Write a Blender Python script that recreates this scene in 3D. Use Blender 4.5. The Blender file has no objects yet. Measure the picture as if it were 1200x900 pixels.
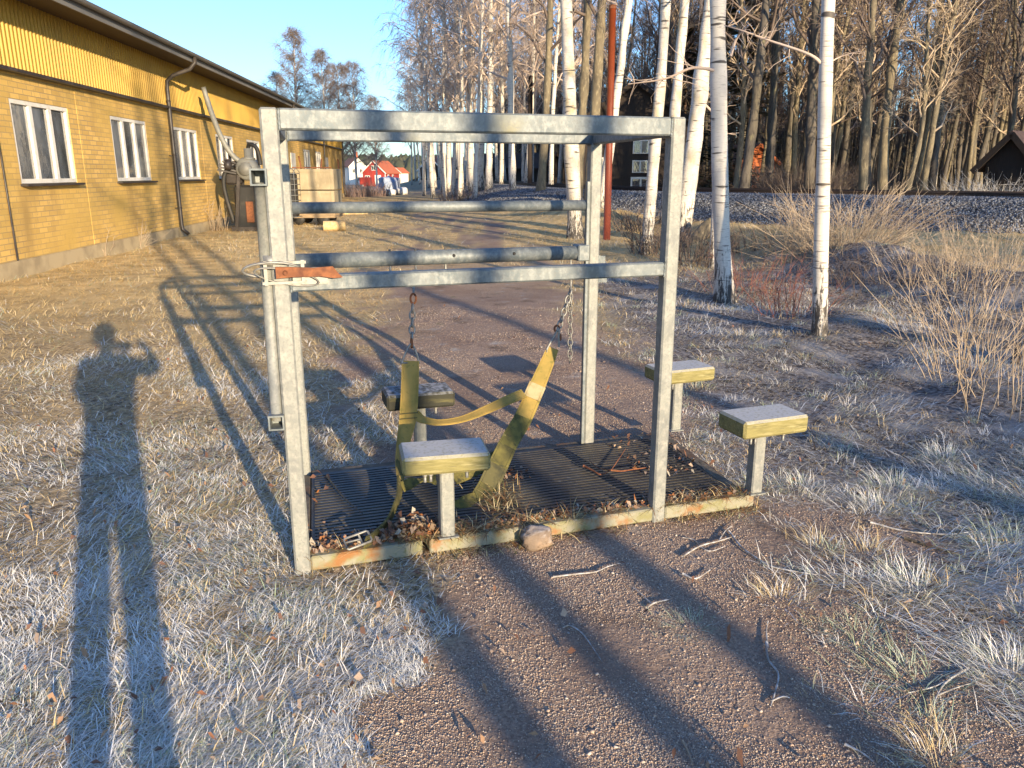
import bpy, math, random
import numpy as np
from mathutils import Vector, Matrix

random.seed(7)
rng = np.random.default_rng(11)
scene = bpy.context.scene
COL = scene.collection
R = math.radians

# ------------------------------------------------------------------ camera numbers
F_PX = 920.0
PITCH = math.atan(247 / F_PX)
CAM_H = 1.5
CP, SP = math.cos(PITCH), math.sin(PITCH)
SUN_EL = 10.8
SUN_AZ = 26.8            # shadows point this far to the left of straight ahead
US = np.array([math.cos(R(SUN_AZ)), math.sin(R(SUN_AZ))])     # across the shadows
VS = np.array([-math.sin(R(SUN_AZ)), math.cos(R(SUN_AZ))])    # along the shadows


def uv(u, v):
    p = US * u + VS * v
    return float(p[0]), float(p[1])


def ray(x, y):
    a = (x - 600) / F_PX
    b = (450 - y) / F_PX
    return np.array([a, CP + b * SP, -SP + b * CP])


def on_ground(x, y, z=0.0):
    r = ray(x, y)
    t = (z - CAM_H) / r[2]
    return np.array([r[0] * t, r[1] * t, z])


def at(x, y, Y):
    r = ray(x, y)
    return np.array([0, 0, CAM_H]) + r * (Y / r[1])


# ------------------------------------------------------------------ noise
def _hash(ix, iy, seed):
    n = (ix.astype(np.int64) * 374761393 + iy.astype(np.int64) * 668265263 + seed * 1442695041) & 0x7fffffff
    n = ((n ^ (n >> 13)) * 1274126177) & 0x7fffffff
    return ((n ^ (n >> 16)) & 0xffff) / 65535.0


def vnoise(x, y, scale, seed=0):
    x = np.asarray(x, float) * scale
    y = np.asarray(y, float) * scale
    ix, iy = np.floor(x), np.floor(y)
    fx, fy = x - ix, y - iy
    fx = fx * fx * (3 - 2 * fx)
    fy = fy * fy * (3 - 2 * fy)
    a = _hash(ix, iy, seed)
    b = _hash(ix + 1, iy, seed)
    c = _hash(ix, iy + 1, seed)
    d = _hash(ix + 1, iy + 1, seed)
    return (a * (1 - fx) + b * fx) * (1 - fy) + (c * (1 - fx) + d * fx) * fy


def fbm(x, y, scale, seed=0, n=3):
    s, amp, tot = 0.0, 1.0, 0.0
    for k in range(n):
        s = s + amp * vnoise(x, y, scale * 2 ** k, seed + k * 17)
        tot += amp
        amp *= 0.5
    return s / tot


def smooth(a, b, x):
    t = np.clip((x - a) / (b - a), 0, 1)
    return t * t * (3 - 2 * t)


# ------------------------------------------------------------------ terrain functions
def catmull(pts, n=14):
    pts = [np.array(p, float) for p in pts]
    P = [2 * pts[0] - pts[1]] + pts + [2 * pts[-1] - pts[-2]]
    out = []
    for i in range(1, len(P) - 2):
        for k in range(n):
            t = k / n
            out.append(0.5 * (2 * P[i] + (P[i + 1] - P[i - 1]) * t + (2 * P[i - 1] - 5 * P[i] + 4 * P[i + 1] - P[i + 2]) * t * t
                              + (3 * P[i] - P[i - 1] - 3 * P[i + 1] + P[i + 2]) * t ** 3))
    out.append(pts[-1])
    return np.array(out)


TRACK = catmull([(60, -14), (40, 3.5), (26, 13.2), (13.6, 20.7), (9, 24), (4.6, 28.5), (2.2, 36), (.2, 47), (-2.4, 62), (-6.5, 85), (-13, 118)])
BANK = catmull([(9, 4.2), (6.9, 7.2), (5.7, 9.3), (5.2, 11.8), (4.9, 15.5), (3.9, 19), (1.8, 24), (-.5, 33)])


def poly_dist(x, y, P):
    x = np.asarray(x, float)
    y = np.asarray(y, float)
    best = np.full(x.shape, 1e9)
    side = np.zeros(x.shape)
    for i in range(len(P) - 1):
        a, b = P[i], P[i + 1]
        ab = b - a
        L2 = ab @ ab
        t = np.clip(((x - a[0]) * ab[0] + (y - a[1]) * ab[1]) / L2, 0, 1)
        dx, dy = x - a[0] - t * ab[0], y - a[1] - t * ab[1]
        d = np.hypot(dx, dy)
        m = d < best
        best = np.where(m, d, best)
        side = np.where(m, np.sign(ab[0] * dy - ab[1] * dx), side)
    return best, side


EY = np.array([-6, 0.5, 1.8, 2.8, 4.2, 7.1, 18.8, 45, 120, 700])
EL = np.array([-.75, -.6, -.46, -.42, -1.0, -1.75, -3.0, -5.6, -14, -80])
ER = np.array([2.1, 1.7, 1.5, 1.25, 1.3, 1.1, .2, -3.2, -11, -74])


def path_mask(x, y):
    x = np.asarray(x, float)
    y = np.asarray(y, float)
    w = (fbm(x, y, 1.3, 5) - .5) * (.9 + .03 * np.abs(y)) + (fbm(x, y, 5, 9) - .5) * .35
    l = np.interp(y, EY, EL)
    r = np.interp(y, EY, ER)
    m = smooth(-.12, .12, x + w * .8 - l) * smooth(-.35, .35, r - x + w * 1.3)
    # grass strip creeping over the gravel beyond the frame
    strip = np.exp(-((x - (l + .25)) / .5) ** 2) * smooth(3.2, 4.5, y) * .8
    worn = 1 - .75 * smooth(9, 17, y) * smooth(.25, .6, fbm(x * 2.2, y * .35, .9, 37))
    return np.clip(m * worn * (1 - strip * smooth(.35, .6, fbm(x, y, 2.2, 31))), 0, 1)


def ballast_mask(d, x, y):
    return smooth(4.25, 3.7, d + (fbm(x, y, 1.1, 77) - .5) * 1.1) * smooth(70, 60, y)


def ground_z(x, y):
    x = np.asarray(x, float)
    y = np.asarray(y, float)
    sc = x.shape
    x = x.ravel()
    y = y.ravel()
    near = np.exp(-np.hypot(x, y - 5) / 60)
    z = (fbm(x, y, .55, 3) - .5) * .09 * near
    right = smooth(1.6, 3.2, x - np.interp(y, [0, 10, 20, 40], [0, 0, -.5, -3]))
    z += right * (fbm(x, y, 1.4, 8) - .45) * .22 * near
    left_lawn = smooth(-1.5, -4, x)
    z += left_lawn * (fbm(x, y, .9, 14) - .5) * .06 * near
    # flat around the frame so that it stands level
    fl = np.exp(-(((x - .1) / 1.9) ** 4 + ((y - 3.5) / 1.4) ** 4))
    z *= 1 - .9 * fl
    db, _ = poly_dist(x, y, BANK)
    bank = np.exp(-(db / .85) ** 2) * (.30 + .28 * fbm(x, y, .8, 21))
    z += bank
    dt, st = poly_dist(x, y, TRACK)
    emb = .80 * smooth(4.6, 1.9, dt) + .10 * smooth(9, 4, dt) * (st > 0)
    z = z * smooth(2.2, 5, dt) + emb
    z += smooth(4.5, 12, dt) * (st < 0) * .15
    far = np.hypot(x, y)
    z -= 1.5 * smooth(70, 190, y) * smooth(60, 20, np.abs(x + .21 * y))
    z += (fbm(x, y, .01, 50) - .5) * 5 * smooth(120, 500, far)
    return z.reshape(sc)


def gz(x, y):
    return float(ground_z(np.array([x]), np.array([y]))[0])


# ------------------------------------------------------------------ materials
MATS = {}


def nd(nt, typ, **kw):
    n = nt.nodes.new(typ)
    for k, v in kw.items():
        if k in n.inputs:
            n.inputs[k].default_value = v
        else:
            setattr(n, k, v)
    return n


def ramp(nt, fac, lo, hi, c1=(0, 0, 0, 1), c2=(1, 1, 1, 1)):
    r = nt.nodes.new('ShaderNodeValToRGB')
    r.color_ramp.elements[0].position = lo
    r.color_ramp.elements[1].position = hi
    r.color_ramp.elements[0].color = c1
    r.color_ramp.elements[1].color = c2
    nt.links.new(fac, r.inputs[0])
    return r.outputs[0]


def mixc(nt, fac, a, b, mode='MIX'):
    m = nt.nodes.new('ShaderNodeMix')
    m.data_type = 'RGBA'
    m.blend_type = mode
    for sock, v in ((m.inputs[0], fac), (m.inputs[6], a), (m.inputs[7], b)):
        if hasattr(v, 'is_output'):
            nt.links.new(v, sock)
        elif isinstance(v, (int, float)):
            sock.default_value = v
        else:
            sock.default_value = (*v, 1) if len(v) == 3 else v
    return m.outputs[2]


def coords(nt, scale=(1, 1, 1), kind='Object'):
    tc = nt.nodes.new('ShaderNodeTexCoord')
    mp = nt.nodes.new('ShaderNodeMapping')
    mp.inputs['Scale'].default_value = scale
    nt.links.new(tc.outputs[kind], mp.inputs[0])
    return mp.outputs[0]


def noise(nt, vec, scale, detail=4, rough=.55, dist=0):
    n = nt.nodes.new('ShaderNodeTexNoise')
    n.inputs['Scale'].default_value = scale
    n.inputs['Detail'].default_value = detail
    n.inputs['Roughness'].default_value = rough
    n.inputs['Distortion'].default_value = dist
    nt.links.new(vec, n.inputs['Vector'])
    return n.outputs[0]


def bump(nt, h, strength, dist, normal=None):
    b = nt.nodes.new('ShaderNodeBump')
    b.inputs['Strength'].default_value = strength
    b.inputs['Distance'].default_value = dist
    nt.links.new(h, b.inputs['Height'])
    if normal is not None:
        nt.links.new(normal, b.inputs['Normal'])
    return b.outputs[0]


def mat(name, base=(.5, .5, .5), rough=.7, metal=0.0, layers=(), bumps=(), attr=None, spec=.5, fn=None, translucent=0):
    """base colour; layers: (scale, colour, lo, hi, stretch); bumps: (scale, strength, dist, stretch)"""
    m = bpy.data.materials.new(name)
    m.use_nodes = True
    nt = m.node_tree
    p = nt.nodes['Principled BSDF']
    p.inputs['Roughness'].default_value = rough
    p.inputs['Metallic'].default_value = metal
    p.inputs['Specular IOR Level'].default_value = spec
    if attr:
        a = nt.nodes.new('ShaderNodeAttribute')
        a.attribute_name = attr
        c = a.outputs['Color']
    else:
        c = None
        p.inputs['Base Color'].default_value = (*base, 1)
    cur = c if c is not None else base
    for sc, colr, lo, hi, st in layers:
        n = noise(nt, coords(nt, st), sc, 5)
        cur = mixc(nt, ramp(nt, n, lo, hi), cur, colr)
    if fn:
        cur = fn(nt, p, cur)
    if hasattr(cur, 'is_output'):
        nt.links.new(cur, p.inputs['Base Color'])
    nrm = None
    for sc, stg, ds, st in bumps:
        nrm = bump(nt, noise(nt, coords(nt, st), sc, 4), stg, ds, nrm)
    if nrm is not None:
        nt.links.new(nrm, p.inputs['Normal'])
    MATS[name] = m
    return m


S1 = (1, 1, 1)


def frost_top(amount=1.0, scale=30, lo=.35, hi=.6, colr=(.62, .64, .68)):
    """rime lying on faces that look upward"""
    def fn(nt, p, cur):
        g = nt.nodes.new('ShaderNodeNewGeometry')
        s = nt.nodes.new('ShaderNodeSeparateXYZ')
        nt.links.new(g.outputs['True Normal'], s.inputs[0])
        up = ramp(nt, s.outputs[2], .55, .9)
        n = ramp(nt, noise(nt, coords(nt), scale, 6), lo, hi)
        mm = nt.nodes.new('ShaderNodeMath')
        mm.operation = 'MULTIPLY'
        nt.links.new(up, mm.inputs[0])
        nt.links.new(n, mm.inputs[1])
        m2 = nt.nodes.new('ShaderNodeMath')
        m2.operation = 'MULTIPLY'
        nt.links.new(mm.outputs[0], m2.inputs[0])
        m2.inputs[1].default_value = amount
        return mixc(nt, m2.outputs[0], cur, colr)
    return fn


mat('reed', (.22, .155, .14), .85)
mat('galvanised', (.155, .178, .186), .58, .25, [(11, (.10, .125, .14), .42, .62, (1, 1, .7)), (45, (.225, .245, .245), .45, .7, (1, 1, .7)), (4, (.16, .155, .10), .6, .75, S1), (7, (.20, .12, .06), .70, .78, (1, 1, .25)), (110, (.13, .14, .14), .5, .75, S1)],
    [(140, .25, .002, S1), (8, .1, .004, S1)])
mat('galvanised_sunlit', (.23, .24, .22), .6, .15, [(11, (.17, .18, .175), .42, .62, (1, 1, .7)), (45, (.29, .29, .265), .45, .7, (1, 1, .7)), (5, (.20, .17, .10), .64, .76, S1), (110, (.16, .165, .16), .5, .75, S1)],
    [(140, .25, .002, S1), (8, .1, .004, S1)])  # lighter copy of the galvanised steel with sunlight put into its colour
mat('galvanised_base', (.25, .24, .18), .7, .1, [(14, (.20, .19, .09), .45, .62, S1), (12, (.24, .11, .035), .50, .66, S1), (50, (.13, .14, .05), .6, .75, S1)], [(60, .4, .003, S1)])
mat('rust', (.16, .058, .024), .85, 0, [(40, (.24, .09, .035), .45, .65, S1), (18, (.10, .035, .018), .55, .7, S1)], [(90, .5, .002, S1)])
mat('dirty_steel', (.10, .085, .06), .85, 0, [(20, (.17, .14, .10), .45, .65, S1), (9, (.12, .06, .03), .5, .7, S1)], [(40, .5, .006, S1)])
mat('zinc', (.24, .24, .225), .5, .4, [(40, (.17, .165, .15), .45, .65, S1)], [(80, .2, .001, S1)])
mat('mossy_wood', (.215, .19, .07), .85, 0, [(7, (.12, .11, .04), .45, .7, (1, 6, 6)), (22, (.30, .265, .12), .5, .7, (.6, 5, 5)), (60, (.10, .09, .05), .62, .72, (.3, 4, 4))],
    [(40, .5, .004, (.3, 4, 4))], fn=frost_top(.85, 70, .2, .48, (.50, .50, .50)))
mat('dark_wood', (.028, .028, .018), .85, 0, [(7, (.10, .09, .035), .5, .7, (1, 6, 6)), (60, (.03, .03, .02), .6, .72, (.3, 4, 4))],
    [(40, .5, .004, (.3, 4, 4))], fn=frost_top(.5, 40, .35, .6))
mat('strap_yellow', (.33, .225, .055), .85, 0, [(9, (.20, .155, .035), .45, .68, S1), (40, (.16, .14, .03), .6, .74, S1)], [(500, .4, .001, (1, 1, .3))])
mat('strap_moss', (.13, .115, .03), .9, 0, [(12, (.05, .048, .016), .40, .62, S1), (24, (.24, .20, .07), .60, .74, S1)], [(500, .4, .001, (1, 1, .3))])
mat('strap_green', (.22, .18, .042), .9, 0, [(10, (.085, .08, .02), .38, .60, S1), (30, (.045, .045, .018), .52, .68, S1), (18, (.33, .28, .11), .66, .76, S1)], [(500, .4, .001, (1, 1, .3))])
mat('strap_patch', (.36, .30, .17), .9, 0, [(20, (.25, .19, .08), .45, .65, S1)])
mat('strap_dark', (.10, .09, .035), .9, 0, [(14, (.04, .04, .02), .45, .65, S1), (30, (.2, .17, .07), .62, .74, S1)], [(500, .4, .001, (1, 1, .3))])
mat('rubber', (.020, .021, .024), .5, 0, [(2.6, (.085, .075, .055), .42, .66, S1), (14, (.06, .05, .036), .5, .7, S1), (30, (.10, .11, .12), .62, .78, S1), (90, (.20, .21, .22), .68, .8, S1)], [(60, .2, .003, S1)])
mat('stone', (.20, .15, .11), .9, 0, [(15, (.28, .20, .14), .45, .65, S1), (40, (.12, .08, .05), .6, .7, S1)], [(30, .6, .01, S1)], fn=frost_top(.35, 30, .3, .7))
mat('leaf', rough=.8, attr='col')
mat('grass_blades', rough=.75, attr='col', spec=.25)
mat('gravel_stones', rough=.9, attr='col')
mat('twig_brown', (.15, .112, .09), .8, 0, [(3, (.10, .075, .062), .4, .6, S1)])
mat('twig_birch', (.40, .315, .255), .8, 0, [(2, (.50, .40, .33), .4, .6, S1)])
mat('twig_far', (.21, .165, .14), .8)
mat('twig_pale', (.46, .37, .265), .8, 0, [(5, (.33, .25, .17), .4, .6, S1)])
mat('stem_red', (.21, .085, .06), .8)
mat('frosty_stick', (.24, .215, .19), .9, 0, [(30, (.46, .46, .46), .42, .6, S1)])


def birch_fn(dark_top, seedshift, white, lich):
    def fn(nt, p, cur):
        tc = nt.nodes.new('ShaderNodeTexCoord')
        sep = nt.nodes.new('ShaderNodeSeparateXYZ')
        nt.links.new(tc.outputs['Object'], sep.inputs[0])
        # peeling, pinkish and grey sheets
        c = mixc(nt, ramp(nt, noise(nt, coords(nt, (1, 1, .5)), 3 + seedshift, 4), .45, .7), white, (.40, .37, .33))
        c = mixc(nt, ramp(nt, noise(nt, coords(nt, (1, 1, .4)), 5, 4), .52, .72), c, lich)
        # dark lenticel dashes running round the stem
        n = noise(nt, coords(nt, (2.2, 2.2, 26)), 2.2, 3)
        c = mixc(nt, ramp(nt, n, .63, .68), c, (.13, .11, .10))
        n3 = noise(nt, coords(nt, (5, 5, 60)), 2.6, 4)
        c = mixc(nt, ramp(nt, n3, .56, .70), c, (.33, .29, .25))
        n2 = noise(nt, coords(nt, (1.1, 1.1, 7)), 1.9, 2)
        c = mixc(nt, ramp(nt, n2, .645, .69), c, (.07, .06, .052))
        # black fissured bark at the foot, breaking up into the white above it
        nz = noise(nt, coords(nt, (13, 13, 2.6)), 2.2, 8, .72, .6)
        ma = nt.nodes.new('ShaderNodeMath')
        ma.operation = 'MULTIPLY_ADD'
        nt.links.new(nz, ma.inputs[0])
        ma.inputs[1].default_value = -5.0 * dark_top
        nt.links.new(sep.outputs[2], ma.inputs[2])
        r = nt.nodes.new('ShaderNodeMapRange')
        r.inputs[1].default_value = -2.35 * dark_top
        r.inputs[2].default_value = -2.0 * dark_top
        r.inputs[3].default_value = 1
        r.inputs[4].default_value = 0
        nt.links.new(ma.outputs[0], r.inputs[0])
        return mixc(nt, r.outputs[0], c, (.055, .048, .042))
    return fn


mat('birch_bark', rough=.65, bumps=[(12, .25, .01, (1, 1, 3)), (30, .2, .004, (1, 1, .3))], fn=birch_fn(.8, 0, (.58, .54, .475), (.62, .57, .46)))
mat('birch_bark_rough', rough=.75, bumps=[(10, .5, .02, (1, 1, 2)), (30, .3, .006, (1, 1, .3))], fn=birch_fn(1.25, 1, (.56, .52, .45), (.40, .34, .20)))
mat('aspen_bark', (.17, .14, .088), .85, 0, [(3, (.10, .083, .056), .42, .62, (1, 1, .3)), (14, (.24, .20, .125), .52, .7, (1, 1, .4)), (10, (.06, .05, .04), .62, .7, (1, 1, .25))], [(18, .6, .03, (1, 1, .2))])
mat('alder_bark', (.095, .083, .07), .9, 0, [(2, (.115, .098, .066), .45, .66, (1, 1, .3)), (14, (.05, .043, .036), .5, .66, (1, 1, .25)), (4, (.20, .18, .10), .62, .75, (1, 1, .5))], [(18, .6, .03, (1, 1, .2))])
mat('spruce_bark', (.13, .085, .06), .9, 0, [(14, (.07, .05, .04), .45, .65, (1, 1, .3))], [(18, .6, .02, (1, 1, .3))])
mat('needles', (.022, .036, .018), .75, 0, [(3, (.045, .055, .025), .45, .65, S1)])
mat('distant_needles', (.035, .048, .03), .9, 0, [(.05, (.075, .072, .045), .42, .62, S1), (.4, (.025, .035, .022), .5, .7, S1)])


GLASS_IOR = 2.0


# brick, by wall coordinates (x along the wall, z up)
def brick_fn(nt, p, cur):
    tc = nt.nodes.new('ShaderNodeTexCoord')
    sep = nt.nodes.new('ShaderNodeSeparateXYZ')
    nt.links.new(tc.outputs['Object'], sep.inputs[0])
    cb = nt.nodes.new('ShaderNodeCombineXYZ')
    ad = nt.nodes.new('ShaderNodeMath')
    nt.links.new(sep.outputs[0], ad.inputs[0])
    nt.links.new(sep.outputs[1], ad.inputs[1])
    nt.links.new(ad.outputs[0], cb.inputs[0])
    nt.links.new(sep.outputs[2], cb.inputs[1])
    b = nt.nodes.new('ShaderNodeTexBrick')
    b.inputs['Scale'].default_value = 1
    b.inputs['Brick Width'].default_value = .27
    b.inputs['Row Height'].default_value = .083
    b.inputs['Mortar Size'].default_value = .008
    b.inputs['Mortar Smooth'].default_value = .3
    b.inputs['Color1'].default_value = (.68, .445, .135, 1)
    b.inputs['Color2'].default_value = (.48, .31, .09, 1)
    b.inputs['Mortar'].default_value = (.30, .225, .12, 1)
    nt.links.new(cb.outputs[0], b.inputs[0])
    c = mixc(nt, ramp(nt, noise(nt, coords(nt), .7, 5), .4, .7), b.outputs[0], (.52, .345, .09))
    c = mixc(nt, ramp(nt, noise(nt, coords(nt, (1, 1, .22)), 1.6, 6), .52, .74), c, (.36, .235, .075))
    c = mixc(nt, ramp(nt, noise(nt, coords(nt), 9, 5), .58, .72), c, (.40, .27, .10))
    bm = nt.nodes.new('ShaderNodeBump')
    bm.invert = True
    bm.inputs['Strength'].default_value = .35
    bm.inputs['Distance'].default_value = .008
    nt.links.new(b.outputs['Fac'], bm.inputs['Height'])
    nt.links.new(bump(nt, noise(nt, coords(nt), 45, 4), .25, .006, bm.outputs[0]), p.inputs['Normal'])
    return c


mat('yellow_brick', rough=.85, fn=brick_fn)
mat('yellow_cladding', (.43, .265, .03), .55, 0, [(1.2, (.36, .22, .028), .42, .66, (1, 1, .4)), (25, (.30, .18, .03), .62, .8, (1, 1, .2))])
mat('plinth_render', (.40, .325, .20), .9, 0, [(3, (.28, .225, .14), .45, .65, S1)], [(40, .4, .008, S1)])
mat('dark_trim', (.035, .03, .028), .45, .0, [(4, (.07, .06, .055), .5, .7, S1)])
mat('roof_dark', (.17, .17, .17), .6, 0, [(3, (.16, .16, .16), .45, .7, S1)])
mat('soffit_board', (.045, .025, .014), .7)
mat('white_paint', (.70, .68, .63), .55, 0, [(6, (.56, .53, .46), .5, .72, S1)])
mat('window_glass', (.035, .045, .055), .04, 0, spec=1.0, bumps=[(2.2, .06, .05, S1)])
mat('window_reflection', (.16, .18, .20), .06, 0, [(1.1, (.04, .045, .05), .40, .62, (1.4, 1, .5))], spec=1.0, bumps=[(2.2, .06, .05, S1)])  # mirrored sky and trees painted in as pale and dark patches
mat('red_paint_pole', (.27, .055, .017), .5, 0, [(12, (.13, .05, .03), .6, .7, (1, 1, .5)), (5, (.20, .042, .013), .45, .65, (1, 1, .3))])
mat('rail_steel', (.022, .014, .011), .7, .1, [(6, (.03, .018, .014), .45, .65, S1)])
mat('sleeper_wood', (.06, .05, .045), .9, 0, [(8, (.10, .085, .075), .45, .65, S1)], [(20, .4, .01, S1)])
mat('machine_grey', (.20, .205, .19), .6, .2, [(8, (.18, .18, .17), .45, .65, S1), (20, (.14, .09, .05), .62, .75, S1)], [(30, .2, .005, S1)])
mat('black_rubber', (.018, .018, .018), .6, 0, [(8, (.04, .036, .03), .5, .7, S1)])
mat('crate_board', (.34, .28, .18), .8, 0, [(2, (.25, .205, .13), .45, .65, S1), (16, (.40, .34, .23), .55, .75, (1, 1, .3))], [(30, .2, .005, S1)])
mat('pallet_wood', (.33, .24, .14), .85, 0, [(8, (.22, .16, .10), .45, .65, (.4, 4, 4))])
mat('log_wood', (.55, .42, .22), .85, 0, [(20, (.40, .29, .14), .45, .65, S1)])
mat('house_red', (.33, .035, .022), .8, 0, [(5, (.27, .03, .02), .45, .65, (4, 4, .3))])
mat('tile_orange', (.48, .13, .045), .8, 0, [(3, (.38, .10, .04), .45, .65, S1)])
mat('tile_brown', (.22, .10, .06), .8, 0, [(3, (.16, .08, .05), .45, .65, S1)])
mat('house_white', (.72, .68, .60), .7)
mat('dark_timber', (.020, .014, .011), .85, 0, [(6, (.032, .021, .015), .45, .65, (5, 5, .3))])
mat('barn_orange', (.50, .14, .045), .85, 0, [(6, (.40, .11, .04), .45, .65, (5, 5, .3))])
mat('shed_roof', (.085, .052, .04), .75, 0, [(2.5, (.14, .09, .065), .45, .62, (.6, 3, 1)), (9, (.08, .05, .04), .55, .7, (1, 3, 1))])
mat('blue_tarp', (.27, .33, .47), .45, 0, [(3, (.40, .45, .55), .5, .7, S1)], [(2.5, .6, .15, S1)])
mat('bale_wrap', (.62, .62, .62), .4, 0, [(3, (.45, .47, .52), .5, .7, S1)], [(6, .4, .05, S1)])
mat('red_box_paint', (.52, .06, .03), .5)
mat('skin', (.52, .32, .23), .55)
mat('coat_cloth', (.03, .035, .05), .9)
mat('hair_brown', (.06, .035, .02), .7)
mat('phone_black', (.012, .012, .014), .2)


for _n in ('window_glass', 'window_reflection'):
    MATS[_n].node_tree.nodes['Principled BSDF'].inputs['IOR'].default_value = GLASS_IOR


def ground_fn(nt, p, cur):
    a = nt.nodes.new('ShaderNodeAttribute')
    a.attribute_name = 'mask'
    sp = nt.nodes.new('ShaderNodeSeparateColor')
    nt.links.new(a.outputs['Color'], sp.inputs[0])
    v = coords(nt)
    # worn brown gravel
    g = mixc(nt, ramp(nt, noise(nt, v, 110, 3), .35, .7), (.21, .148, .112), (.47, .355, .27))
    g = mixc(nt, ramp(nt, noise(nt, v, 1.3, 4), .4, .7), g, (.24, .165, .122))
    g = mixc(nt, ramp(nt, noise(nt, v, 4.5, 5), .60, .75), g, (.36, .33, .30))
    g = mixc(nt, ramp(nt, noise(nt, v, 2.3, 5), .58, .72), g, (.14, .10, .075))
    g = mixc(nt, ramp(nt, noise(nt, v, 3.1, 6), .66, .76), g, (.15, .14, .075))
    # thatch of dead grass and soil
    s = mixc(nt, ramp(nt, noise(nt, v, 26, 6), .38, .62), (.12, .092, .062), (.50, .395, .25))
    s = mixc(nt, ramp(nt, noise(nt, v, 1.1, 4), .45, .68), s, (.42, .32, .175))
    # frost-bitten rough ground on the railway side
    f = mixc(nt, ramp(nt, noise(nt, v, 30, 6), .38, .62), (.055, .043, .037), (.30, .27, .245))
    f = mixc(nt, ramp(nt, noise(nt, v, 2.1, 5), .5, .7), f, (.38, .36, .34))
    far = mixc(nt, ramp(nt, noise(nt, v, 3, 6), .35, .65), (.42, .31, .15), (.76, .56, .27))
    s = mixc(nt, a.outputs['Alpha'], s, far)
    c = mixc(nt, sp.outputs[2], s, f)
    c = mixc(nt, sp.outputs[0], c, g)
    # railway ballast
    vo = nt.nodes.new('ShaderNodeTexVoronoi')
    vo.inputs['Scale'].default_value = 14
    nt.links.new(v, vo.inputs['Vector'])
    sb = nt.nodes.new('ShaderNodeSeparateColor')
    nt.links.new(vo.outputs['Color'], sb.inputs[0])
    b = mixc(nt, sb.outputs[0], (.06, .06, .065), (.20, .20, .21))
    c = mixc(nt, sp.outputs[1], c, b)
    n1 = bump(nt, noise(nt, v, 150, 3, .7), .55, .012)
    n2 = bump(nt, noise(nt, v, 22, 5, .65), .6, .05, n1)
    nt.links.new(n2, p.inputs['Normal'])
    return c


mat('earth', rough=.95, fn=ground_fn, spec=.2)


# ------------------------------------------------------------------ mesh building
def link(name, me, material, parent=None):
    o = bpy.data.objects.new(name, me)
    if material is not None:
        me.materials.append(MATS[material] if isinstance(material, str) else material)
    COL.objects.link(o)
    if parent is not None:
        o.parent = parent
    return o


def np_mesh(name, V, quads=None, tris=None, cols=None, smooth_f=False):
    me = bpy.data.meshes.new(name)
    V = np.asarray(V, np.float32)
    nq = 0 if quads is None else len(quads)
    ntr = 0 if tris is None else len(tris)
    loops = []
    if nq:
        loops.append(np.asarray(quads, np.int32).ravel())
    if ntr:
        loops.append(np.asarray(tris, np.int32).ravel())
    loops = np.concatenate(loops)
    me.vertices.add(len(V))
    me.vertices.foreach_set('co', V.ravel())
    me.loops.add(len(loops))
    me.loops.foreach_set('vertex_index', loops)
    me.polygons.add(nq + ntr)
    st = np.concatenate([np.arange(nq, dtype=np.int32) * 4, nq * 4 + np.arange(ntr, dtype=np.int32) * 3])
    me.polygons.foreach_set('loop_start', st)
    if smooth_f:
        me.polygons.foreach_set('use_smooth', np.ones(nq + ntr, bool))
    if cols is not None:
        a = me.color_attributes.new('col', 'FLOAT_COLOR', 'POINT')
        c4 = np.ones((len(V), 4), np.float32)
        c4[:, :3] = cols
        a.data.foreach_set('color', c4.ravel())
    me.update(calc_edges=True)
    return me


def tubes_arrays(P, Rr, sides, off=0, cap=True):
    """P (N,K,3) centre lines, Rr (N,K) radii -> verts, quads"""
    P = np.asarray(P, float)
    Rr = np.asarray(Rr, float)
    N, K, _ = P.shape
    T = np.gradient(P, axis=1)
    T /= np.linalg.norm(T, axis=2, keepdims=True) + 1e-9
    D = P[:, -1] - P[:, 0]
    ref = np.where((np.abs(D[:, 2:3]) > .7 * np.linalg.norm(D, axis=1, keepdims=True)), [[1., 0, 0]], [[0, 0, 1.]])
    A = np.cross(T, ref[:, None, :])
    A /= np.linalg.norm(A, axis=2, keepdims=True) + 1e-9
    B = np.cross(T, A)
    ang = np.arange(sides) * 2 * math.pi / sides
    V = P[:, :, None, :] + Rr[:, :, None, None] * (A[:, :, None, :] * np.cos(ang)[None, None, :, None] + B[:, :, None, :] * np.sin(ang)[None, None, :, None])
    idx = np.arange(N * K * sides).reshape(N, K, sides) + off
    nx = np.roll(idx, -1, axis=2)
    q = np.stack([idx[:, :-1], idx[:, 1:], nx[:, 1:], nx[:, :-1]], axis=-1).reshape(-1, 4)
    return V.reshape(-1, 3), q


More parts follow.
